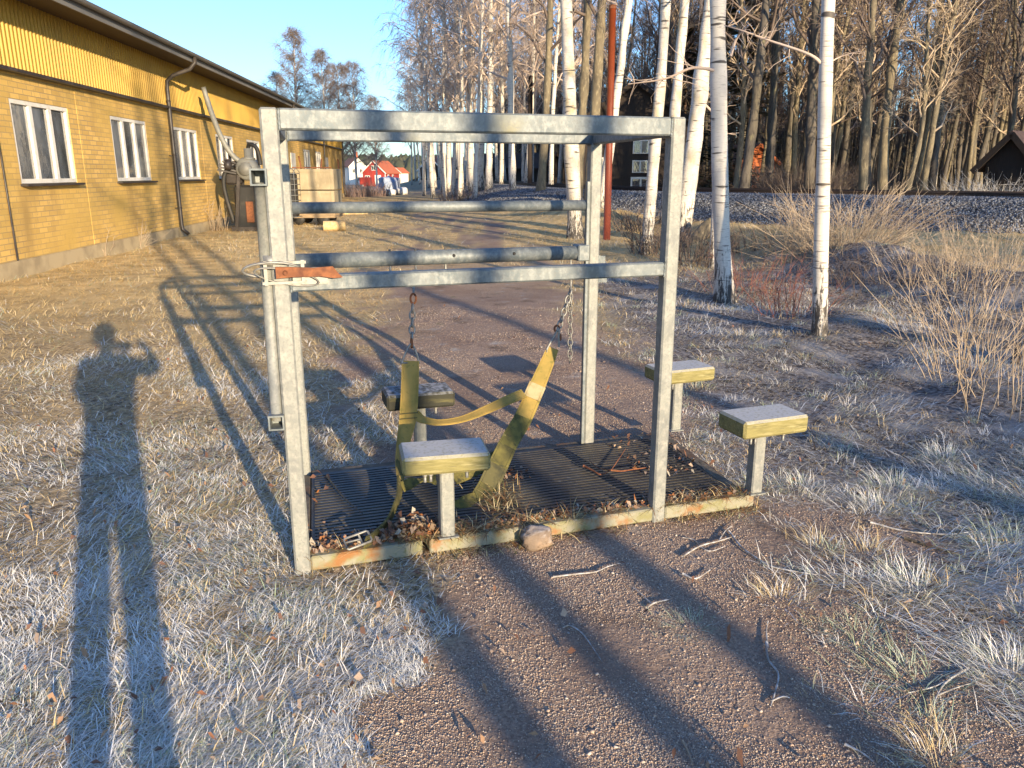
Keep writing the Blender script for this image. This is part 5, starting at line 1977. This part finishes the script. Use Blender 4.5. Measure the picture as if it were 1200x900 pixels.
hd.tube([Lo(.015, 0, 1.168) + n_out * .03, Lo(.015, 0, 1.168) + n_out * .075], .008, 10)
hd.build('lever', 'rust', lo_)

# loose side bar hanging left of the post
t0 = onb(305, 214, .0)
t1 = onb(325, 492, .0)
sb_ = thing('side_bar', 'loose round galvanised bar with square socket ends hung beside the left post', 'bar', t0)
MB().tube([(0, 0, -.0), (t1 - t0)], .0215, 18).build('tube', 'galvanised_sunlit', sb_)
for c, lab in ((np.array([0, 0, .018]) + (t0 - t0), 'upper'), (t1 - t0, 'lower')):
    dd = EY3 * .95 + EX3 * .05
    ln_ = (.05, .10) if lab == 'upper' else (.045, .06)
    hb_ = MB().hollow(c - dd * ln_[0], c + dd * ln_[1], .056, UP, .006)
    hb_.box(c + dd * (ln_[1] * .6), (.044, .004, .044), np.stack([EX3, np.cross(UP, EX3), UP], axis=1))
    hb_.build('socket', 'galvanised', sb_)
cl_ = MB()
cz = onb(317, 306, 0.0) - t0
cl_.lathe([(.0245, -.022), (.031, -.022), (.031, .022), (.0245, .022)], cz * np.array([.9, 1, 1]), 'z', 18)
cl_.build('clamp', 'zinc', sb_)


# ================================================================== STRAPS AND CHAINS
def ribbon(mb, pts, width, th=.006, twist=0.0, n=8):
    """flat webbing through points (x,y,z); twist in degrees per point, width per point"""
    P = catmull(pts, n)
    k = len(pts)
    tt = np.linspace(0, k - 1, len(P))
    w = np.interp(tt, np.arange(k), np.full(k, width) if np.isscalar(width) else width)
    tw = np.radians(np.interp(tt, np.arange(k), np.full(k, twist) if np.isscalar(twist) else twist))
    T = np.gradient(P, axis=0)
    T /= np.linalg.norm(T, axis=1, keepdims=True)
    view = np.array([0, 0, CAM_H]) - P
    view /= np.linalg.norm(view, axis=1, keepdims=True)
    S = np.cross(T, view)
    S /= np.linalg.norm(S, axis=1, keepdims=True)
    Nn = np.cross(S, T)
    S2 = S * np.cos(tw)[:, None] + Nn * np.sin(tw)[:, None]
    N2 = np.cross(S2, T)
    rows = []
    for a, b in ((-.5, -.5), (.5, -.5), (.5, .5), (-.5, .5)):
        rows.append(P + S2 * (w * a)[:, None] + N2 * (th * b))
    Vv = np.stack(rows, 1).reshape(-1, 3)
    m = len(P)
    Fq = [(i * 4 + j, i * 4 + (j + 1) % 4, (i + 1) * 4 + (j + 1) % 4, (i + 1) * 4 + j) for i in range(m - 1) for j in range(4)]
    Fq += [(3, 2, 1, 0), tuple((m - 1) * 4 + j for j in range(4))]
    mb.add(Vv, Fq)
    for e in (-.38, .38):
        mb.tube(P + S2 * (w * e)[:, None] + N2 * (th * .5), .0016, 5)
    return P


def chain(mb, a, b, link_len=.042, r=.0042, sag=0):
    a, b = np.array(a, float), np.array(b, float)
    d = b - a
    Ln = np.linalg.norm(d)
    d /= Ln
    n = max(2, int(round(Ln / (link_len * .72))))
    s1 = np.cross(d, n_out)
    s1 /= np.linalg.norm(s1)
    s2 = np.cross(d, s1)
    for i in range(n):
        c = a + d * Ln * (i + .5) / n
        mb.torus(c, link_len / 2, link_len * .30, r, d, s1 if i % 2 else s2, 14, 6)


def wbase(o, p):
    return o


# left strap
sl_ = thing('lifting_strap', 'yellow webbing strap hanging limp from the left chain with a steel buckle at its foot', 'strap', (0, 0, 0), 0, 'belly straps')
m = MB()
LP = [onb(481, 423, .83), onb(480.5, 445, .80), onb(479.5, 470, .77), onb(477.5, 492, .75), onb(473, 516, .70), onb(469, 540, .60), onb(469, 562, .46), onb(466, 585, .32), onb(455, 610, .15), onb(440, 627, .03), onb(428, 636, -.03)]
ribbon(m, LP[:7], [.086, .086, .086, .084, .070, .060, .055], .009, [0, 0, 4, 8, 24, 46, 62])
s0 = m.build('webbing', 'strap_yellow', sl_)
m = MB()
ribbon(m, LP[5:], [.058, .055, .055, .055, .055, .055], .007, [48, 62, 70, 70, 60, 55])
m.build('webbing', 'strap_moss', sl_)
m = MB()
m.box(onb(479, 484, .75) + n_out * .006, (.088, .003, .004), rot)
m.box(onb(478.5, 490, .745) + n_out * .006, (.086, .003, .004), rot)
m.build('stitching', 'strap_dark', s0)
lp = MB()
q0, q1, q2 = onb(470.5, 424, .83), onb(491.5, 424, .83), onb(482, 403, .85)
lp.tube(catmull([q0 - UP * .01, q0 + (q2 - q0) * .5 - EX3 * .004, q2, q1 + (q2 - q1) * .5 + EX3 * .004, q1 - UP * .01], 5), .0055, 8)
lp.tube([q0 - UP * .006, q1 - UP * .006], .006, 8)
lp.build('wire_loop', 'zinc', sl_)
bk = MB()
bc = onb(419, 633, -.03)
d1 = (onb(440, 626, -.02) - onb(408, 638, -.05))
d1 /= np.linalg.norm(d1)
d2 = np.cross(UP, d1)
d2 /= np.linalg.norm(d2)
d3 = UP * .5 + d2 * .85
d3 /= np.linalg.norm(d3)
sq = [(-.05, -.02), (-.046, -.026), (.046, -.026), (.052, -.02), (.052, .02), (.046, .026), (-.046, .026), (-.05, .02), (-.05, -.02)]
bk.tube([bc + d1 * x + d3 * y for x, y in sq], .005, 7)
bk.tube([bc - d3 * .026 + d1 * .012, bc + d3 * .026 + d1 * .012], .0045, 7)
bk.tube([bc + d1 * .012, bc + d1 * -.05 + UP * .008], .004, 7)
bk.build('buckle', 'zinc', sl_)
ch = MB()
ct = onb(484.5, 338, .93)
ch.tube([onb(485, 316, .93), ct - UP * .02], .006, 8)
chain(ch, onb(483.5, 357, .93), onb(482.5, 399, .86), .046, .0048)
c0 = ch.build('chain', 'zinc', sl_)
rs = MB()
rs.torus(onb(484.3, 350, .93), .024, .014, .0055, UP, EX3, 16, 7)
rs.torus(onb(482.4, 402, .855), .022, .011, .006, UP, n_out, 14, 7)
rs.build('shackle', 'rust', c0)

# right strap
sr_ = thing('lifting_strap', 'broad mossy yellow strap slanting down from the right chain to the mat', 'strap', (0, 0, 0), 0, 'belly straps')
m = MB()
RP = [onb(648, 408, .90), onb(640, 428, .87), onb(628, 456, .80), onb(613, 490, .71), onb(594, 523, .59), onb(575, 564, .43), onb(558, 592, .30), onb(541, 610, .22)]
ribbon(m, RP[:4], [.062, .074, .084, .090], .011, [0, 0, 0, 5])
u0 = m.build('webbing', 'strap_yellow', sr_)
m = MB()
ribbon(m, RP[2:6], [.088, .092, .093, .094], .012, [0, 3, 6, 4])
m.build('webbing', 'strap_green', sr_)
m = MB()
ribbon(m, RP[4:], [.094, .096, .095, .09], .013, [6, 4, 0, -6])
m.build('webbing', 'strap_moss', sr_)
m = MB()
ribbon(m, [onb(548, 602, .25), onb(540, 612, .2), onb(536, 604, .23), onb(541, 590, .30)], .09, .008, 0)
m.build('folded_end', 'strap_dark', sr_)
m = MB()
ribbon(m, [onb(583, 546, .50), onb(572, 570, .405)], .098, .018, 5)
m.build('sewn_patch', 'strap_dark', sr_)
m = MB()
ribbon(m, [onb(630, 451, .805), onb(623, 467, .768)], .090, .014, 0)
m.build('stitched_patch', 'strap_patch', u0)
lp = MB()
q0, q1, q2 = onb(641, 409, .9), onb(655, 402, .9), onb(654.5, 385, .908)
lp.tube(catmull([q0 - UP * .02, q0, q0 + (q2 - q0) * .6, q2, q1 + (q2 - q1) * .5, q1, q1 - UP * .02], 5), .006, 8)
lp.build('wire_loop', 'zinc', sr_)
ch = MB()
chain(ch, onb(669, 340, .93), onb(655, 384, .91), .046, .0048)
ch.tube([onb(669, 316, .93), onb(669, 341, .93)], .006, 8)
c1 = ch.build('chain', 'zinc', sr_)
rs = MB()
rs.torus(onb(652.5, 385, .91), .016, .013, .006, UP, EX3, 12, 6)
rs.torus(onb(656, 395, .91), .016, .012, .006, UP, n_out, 12, 6)
rs.build('shackle', 'rust', c1)
# straps tying both together
ub = MB()
ribbon(ub, [onb(487, 486, .755), onb(497, 492, .755), onb(516, 495, .76), onb(542, 491, .76), onb(570, 480, .76), onb(597, 468, .755), onb(614, 461, .775)], [.05, .052, .054, .056, .060, .062, .055], .006, [10, 52, 62, 58, 48, 42, 30])
ub.build('cross_band', 'strap_yellow', sr_)
lb = MB()
ribbon(lb, [onb(471, 571, .42), onb(482, 566, .42), onb(494, 563, .42), onb(505, 561, .43), onb(511, 560, .42)], [.05, .056, .03, .05, .07], .005, [15, 25, 70, 30, 15])
ribbon(lb, [onb(531, 560, .50), onb(548, 553, .53), onb(568, 543, .57), onb(590, 530, .60)], [.075, .075, .075, .06], .006, [20, 20, 24, 30])
ribbon(lb, [onb(536, 598, .26), onb(546, 589, .28), onb(560, 583, .33)], [.08, .07, .06], .005, [20, 20, 24])
lb.build('cross_band', 'strap_green', sr_)
# spare chain end
hc = thing('hanging_chain', 'short frosted chain hanging straight down behind the right strap', 'chain', onb(668.5, 338, .94))
h0 = onb(668.5, 338, .94)
m = MB()
chain(m, (0, 0, 0), onb(668, 424, .94) - h0, .044, .0032)
m.build('link_row', 'zinc', hc)

# ------------------------------------------------------------------ litter on the platform
n = 520
a = np.concatenate([rng.uniform(.02, .62, 260), rng.normal(.44, .07, n - 260)])
b = np.abs(rng.normal(.05, .045, n))
P = np.array([L(i, j) for i, j in zip(a, b)])
n2 = 620
a2 = rng.uniform(.6, 2.0, n2)
b2 = np.abs(rng.normal(.035, .03, n2))
n3 = 130
a3, b3 = rng.uniform(1.62, 1.98, n3), rng.uniform(.3, .93, n3)
n4 = 60
a4, b4 = rng.normal(1.0, .06, n4), rng.normal(.55, .04, n4)
n5 = 14
a5, b5 = rng.uniform(.0, .12, n5), rng.uniform(0, .9, n5)
aa, bb = np.concatenate([a, a2, a3, a4, a5]), np.concatenate([b, b2, b3, b4, b5])
P = np.array([L(i, j) for i, j in zip(aa, bb)])
pile = .060 + .05 * np.exp(-((aa - .42) / .13) ** 2) * rng.random(len(aa)) + .012 * rng.random(len(aa))
lc = palette(len(aa), LEAFC + [(.33, .13, .04), (.30, .27, .22), (.19, .13, .08)])
sz = rng.uniform(.008, .020, len(aa)) * np.where(aa < .6, 1.1, .8)
tag(link('leaf_litter', leaf_quads(P[:, 0], P[:, 1], pile, sz, lc, .7), 'leaf'), 'rust coloured dead leaves heaped along the front beam and mat', 'leaves', kind='stuff')
# moss, roots and dead grass hanging over the front beam
n = 2600
a = np.concatenate([rng.uniform(-.02, 2.06, 4200), rng.normal(.86, .05, 500), rng.normal(.60, .05, 300)])
b = np.concatenate([rng.normal(-.008, .04, 4200), rng.normal(.30, .10, 500), rng.normal(.05, .05, 300)])
P = np.array([L(i, j) for i, j in zip(a, b)])
dens = fbm(a * 1.0, b * 0, 4.5, 88)
k = (rng.random(len(a)) < np.clip((dens - .35) * 3, .05, 1)) | (b > .1)
P, a, b = P[k], a[k], b[k]
P[:, 2] = np.where(np.abs(b) < .032, .066, np.where(b < 0, .0, .06))
N = len(P)
c = palette(N, STRAW[:3] + [(.22, .11, .045), (.30, .16, .06), (.16, .16, .06), (.17, .08, .035), (.25, .14, .06), (.12, .11, .05)])
V, Q, T, C = join([blades(P, rng.random(N) * 6.28, rng.uniform(.7, 1.6, N), rng.uniform(.03, .11, N), rng.uniform(.002, .004, N), c, .6)])
tag(link('grass_on_beam', np_mesh('grass_on_beam', V, Q, T, C), 'grass_blades'), 'dry grass and moss grown over the front beam and mat', 'grass', kind='stuff')

cg_ = on_ground(628, 640)
lump('field_stone', 'rounded leaf-covered stone wedged against the front beam', 'stone', (cg_[0], cg_[1] - .0, -.012), (.13, .12, .10), 'stone', 9, None, .8)


# loose sticks
def stick(label, pxs, r, m='frosty_stick', lift=.008, name='fallen_twig', fork=None, group='twigs lying about'):
    pts = []
    for px, py in pxs:
        p = on_ground(px, py, lift)
        a_, b_ = frame_ab(p[0], p[1])
        if 0 < a_ < 2.03 and 0 < b_ < 1.0:
            p = on_ground(px, py, .066 + lift)
        else:
            z = gz(p[0], p[1])
            p = on_ground(px, py, z + lift)
        pts.append(p)
    o0 = pts[0].copy()
    mb = MB()
    P_ = catmull([p - o0 for p in pts], 5)
    r = r * .72
    mb.tube(P_, np.linspace(r, r * .45, len(P_)), 7)
    for f in (fork or []):
        Q_ = []
        for px, py in f:
            p = on_ground(px, py, lift)
            a_, b_ = frame_ab(p[0], p[1])
            zz = .066 if (0 < a_ < 2.03 and 0 < b_ < 1.0) else gz(p[0], p[1])
            Q_.append(on_ground(px, py, zz + lift) - o0)
        Q_ = catmull(Q_, 4) if len(Q_) > 2 else np.array(Q_)
        mb.tube(Q_, np.linspace(r * .7, r * .35, len(Q_)), 6)
    o = mb.build(name, m)
    o.location = [float(v) for v in o0]
    return tag(o, label, 'twig', group)


stick('thin dark rod lying across the left part of the mat', [(383, 558), (402, 582), (425, 602)], .007, 'alder_bark')
stick('rusty forked root on the mat behind the front right post', [(716, 551), (728, 552), (742, 550), (757, 548)], .007, 'rust', .012, fork=[[(716, 551), (725, 538), (733, 526)], [(716, 551), (700, 548), (690, 538)]])
stick('brown bark strip beside the forked root on the mat', [(684, 546), (694, 551), (704, 556), (714, 552)], .009, 'rust', .01)
stick('long bent grey twig across the gravel below the stone', [(648, 676), (672, 673), (698, 670), (712, 664), (726, 660)], .005)
stick('short pale forked twig on the gravel', [(758, 712), (768, 706), (786, 702)], .006, fork=[[(764, 708), (750, 695), (738, 685)]])
stick('thin curved twig in the gravel below the forked twig', [(660, 735), (668, 733), (680, 740), (690, 752), (706, 776)], .0045)
stick('long thin root running from the platform corner over the soil', [(854, 622), (868, 640), (884, 652), (905, 664), (935, 670), (962, 674)], .006)
stick('wavy frosted root standing out of the shadow band', [(898, 752), (900, 772), (912, 790), (908, 812), (903, 828)], .006, fork=[[(903, 822), (918, 816), (930, 820)], [(900, 760), (898, 740), (900, 728)]])
stick('straight dry stem slanting over the brown soil', [(1030, 712), (1044, 745), (1062, 782)], .0035)
stick('curly root at the lower right with forked ends', [(1135, 782), (1110, 798), (1098, 815), (1090, 840)], .006, fork=[[(1098, 815), (1120, 806), (1140, 800)], [(1110, 798), (1090, 806), (1064, 812)]])
stick('dark branch lying in the frosted grass at right', [(1060, 630), (1090, 640), (1130, 652), (1180, 668)], .010, 'alder_bark')
stick('grey branch parallel to the dark one in the grass', [(1020, 612), (1060, 622), (1110, 626), (1145, 622)], .006)
stick('knot of frosted roots right of the front beam', [(800, 652), (820, 640), (842, 634), (862, 628)], .006, fork=[[(820, 640), (832, 646), (850, 640)], [(842, 634), (850, 622), (858, 616)], [(820, 640), (812, 632), (800, 630)]])
stick('short frosted root below the knot of roots', [(800, 672), (815, 678), (832, 668)], .006)
stick('pale twig at the bottom border of the soil', [(990, 872), (1010, 882), (1024, 893)], .0055)
stick('straw-coloured twig near the bottom middle of the shade', [(800, 868), (806, 880), (812, 896)], .005, 'twig_pale')
stick('branch lying along the right back edge of the mat', [(803, 530), (830, 545), (850, 562), (868, 580)], .008, 'rust', .012)
stick('frosted stem by the right-hand block', [(912, 500), (940, 499), (965, 500)], .005, 'frosty_stick', .06)

# ================================================================== PHOTOGRAPHER (behind the camera, throws the long shadow)
pu, pv = -.135, -.36
px0, py0 = uv(pu, pv)
gz0 = gz(px0, py0)


def skin_body(name, joints, edges, material, parent=None, root=0, sub=1):
    me = bpy.data.meshes.new(name)
    names = list(joints)
    me.from_pydata([joints[k][:3] for k in names], [(names.index(a), names.index(b)) for a, b in edges], [])
    o = link(name, me, material, parent)
    md = o.modifiers.new('Skin', 'SKIN')
    md.use_smooth_shade = True
    for i, k in enumerate(names):
        sv = me.skin_vertices[0].data[i]
        r_ = joints[k][3]
        sv.radius = (r_, joints[k][4] if len(joints[k]) > 4 else r_)
        sv.use_root = i == root
    s_ = o.modifiers.new('Subdivision', 'SUBSURF')
    s_.levels = s_.render_levels = sub
    return o


J = dict(pelvis=(0, 0, .95, .145, .11), waist=(0, 0, 1.10, .135, .105), chest=(0, .01, 1.33, .165, .12), neckb=(-.005, .01, 1.47, .085), neck=(-.02, .02, 1.53, .058), jaw=(-.03, .05, 1.60, .075, .085), head=(-.035, .035, 1.69, .085, .10), crown=(-.035, .03, 1.765, .06, .07),
         hipL=(-.085, 0, .86, .085), kneeL=(-.088, .015, .48, .058), ankleL=(-.09, -.01, .09, .045), toeL=(-.11, .16, .035, .04),
         hipR=(.085, 0, .86, .085), kneeR=(.083, .015, .48, .058), ankleR=(.083, -.01, .09, .045), toeR=(.095, .16, .035, .04),
         shL=(-.20, .01, 1.41, .07), elL=(-.235, .10, 1.17, .05), wrL=(-.10, .30, 1.36, .035),
         shR=(.19, .01, 1.41, .07), elR=(.32, .12, 1.36, .05), wrR=(.215, .30, 1.45, .035))
E_ = [('pelvis', 'waist'), ('waist', 'chest'), ('chest', 'neckb'), ('neckb', 'neck'), ('neck', 'jaw'), ('jaw', 'head'), ('head', 'crown'), ('pelvis', 'hipL'), ('hipL', 'kneeL'), ('kneeL', 'ankleL'), ('ankleL', 'toeL'),
      ('pelvis', 'hipR'), ('hipR', 'kneeR'), ('kneeR', 'ankleR'), ('ankleR', 'toeR'), ('chest', 'shL'), ('shL', 'elL'), ('elL', 'wrL'), ('chest', 'shR'), ('shR', 'elR'), ('elR', 'wrR')]
# hands: palm and five fingers closing on the phone
for sd_, wr, cx in (('L', J['wrL'], 1), ('R', J['wrR'], -1)):
    pxm, pym, pzm = wr[0] + .045 * cx, wr[1] + .03, wr[2] + .05
    J['palm' + sd_] = (pxm, pym, pzm, .030, .018)
    E_.append(('wr' + sd_, 'palm' + sd_))
    for f in range(4):
        k = 'f%d%s' % (f, sd_)
        J[k + 'a'] = (pxm + .028 * cx, pym + .030, pzm - .028 + .021 * f, .0105)
        J[k + 'b'] = (pxm + .058 * cx - .004 * abs(f - 2) * cx, pym + .036, pzm - .022 + .021 * f, .009)
        J[k + 'c'] = (pxm + .070 * cx - .004 * abs(f - 2) * cx, pym + .016, pzm - .020 + .021 * f, .008)
        E_ += [('palm' + sd_, k + 'a'), (k + 'a', k + 'b'), (k + 'b', k + 'c')]
    J['th1' + sd_] = (pxm + .012 * cx, pym - .014, pzm + .028, .012)
    J['th2' + sd_] = (pxm + .042 * cx, pym - .020, pzm + .040, .010)
    E_ += [('palm' + sd_, 'th1' + sd_), ('th1' + sd_, 'th2' + sd_)]
body = skin_body('person', J, E_, 'coat_cloth')
body.location = (px0, py0, gz0)
body.rotation_euler = (0, 0, R(2))
tag(body, 'person standing behind the camera holding up a phone, casting the long shadow', 'person')
# jacket reaching to the hips
JK = dict(hem=(0, 0, .84, .185, .14), hip=(0, 0, .97, .18, .135), waist=(0, 0, 1.12, .17, .13), chest=(0, .01, 1.33, .195, .14), col=(-.01, .01, 1.47, .10, .09),
          shL=(-.19, .01, 1.41, .08), elL=(-.235, .10, 1.17, .062), cuL=(-.14, .25, 1.31, .05), shR=(.19, .01, 1.41, .08), elR=(.325, .12, 1.36, .060), cuR=(.24, .25, 1.43, .05))
jk = skin_body('jacket', JK, [('hem', 'hip'), ('hip', 'waist'), ('waist', 'chest'), ('chest', 'col'), ('chest', 'shL'), ('shL', 'elL'), ('elL', 'cuL'), ('chest', 'shR'), ('shR', 'elR'), ('elR', 'cuR')], 'coat_cloth', body)
hr = MB()
hr.lathe([(.02, .135), (.07, .12), (.098, .06), (.104, 0), (.10, -.05), (.085, -.08)], (-.035, .015, 1.68), 'z', 18)
hr.build('hair', 'hair_brown', body)
fc = MB()
for sx in (-1, 1):
    fc.lathe([(.004, .0), (.012, .006), (.012, .012), (.004, .016)], (-.035 + sx * .032, .125, 1.69), 'y', 10)
    fc.bevel_box((-.035 + sx * .095, .02, 1.67), (.018, .035, .06), .006)
fc.bevel_box((-.035, .145, 1.66), (.024, .03, .05), .008)
fc.bevel_box((-.035, .134, 1.615), (.05, .012, .014), .004)
fc.build('face', 'skin', body)
ph = MB().bevel_box((0, 0, 0), (.155, .008, .075), .003).build('mobile_phone', 'phone_black')
ph.location = (.0, -.016, 1.485)
ph.rotation_euler = (R(-15), 0, 0)
tag(ph, 'black phone held up by the person behind the camera', 'phone')
MB().lathe([(.006, -.001), (.006, .002), (.002, .0025)], (.055, .0045, .018), 'y', 14).build('lens', 'window_glass', ph)

# ================================================================== LIGHT, SKY, CAMERA
world = bpy.data.worlds.new('World')
scene.world = world
world.use_nodes = True
nt = world.node_tree
sky = nt.nodes.new('ShaderNodeTexSky')
sky.sky_type = 'NISHITA'
sky.sun_disc = False
sky.sun_elevation = R(SUN_EL)
# direction to the sun: behind the camera on the right
sx, sy = -VS[0], -VS[1]
sky.sun_rotation = math.atan2(sx, sy)
sky.altitude = 100
sky.air_density = 1.0
sky.dust_density = .6
sky.ozone_density = 2.2
bg = nt.nodes['Background']
bg.inputs['Strength'].default_value = SKY_STRENGTH
nt.links.new(mixc(nt, 1.0, sky.outputs[0], (.60, .81, 1.13), 'MULTIPLY'), bg.inputs[0])
sd = bpy.data.lights.new('sun', 'SUN')
sd.energy = SUN_STRENGTH
sd.angle = R(.5)
sd.color = (1, .78, .50)
so = bpy.data.objects.new('sun', sd)
COL.objects.link(so)
dirv = Vector((sx * math.cos(R(SUN_EL)), sy * math.cos(R(SUN_EL)), math.sin(R(SUN_EL))))
so.rotation_euler = dirv.to_track_quat('Z', 'Y').to_euler()
so.location = (10, -20, 30)

cam = bpy.data.cameras.new('camera')
cam.sensor_width = 36
cam.lens = F_PX / 1200 * 36
cam.clip_start = .01
cam.clip_end = 3000
co = bpy.data.objects.new('camera', cam)
COL.objects.link(co)
co.location = (0, 0, CAM_H)
co.rotation_euler = (R(90) - PITCH, 0, 0)
scene.camera = co
vs = scene.view_settings
vs.view_transform = 'Standard'
vs.look = 'None'
vs.gamma = 1
vs.exposure = EXPOSURE
vs.use_curve_mapping = False
scene.cycles.max_bounces = 6
scene.cycles.diffuse_bounces = 3
scene.cycles.glossy_bounces = 3
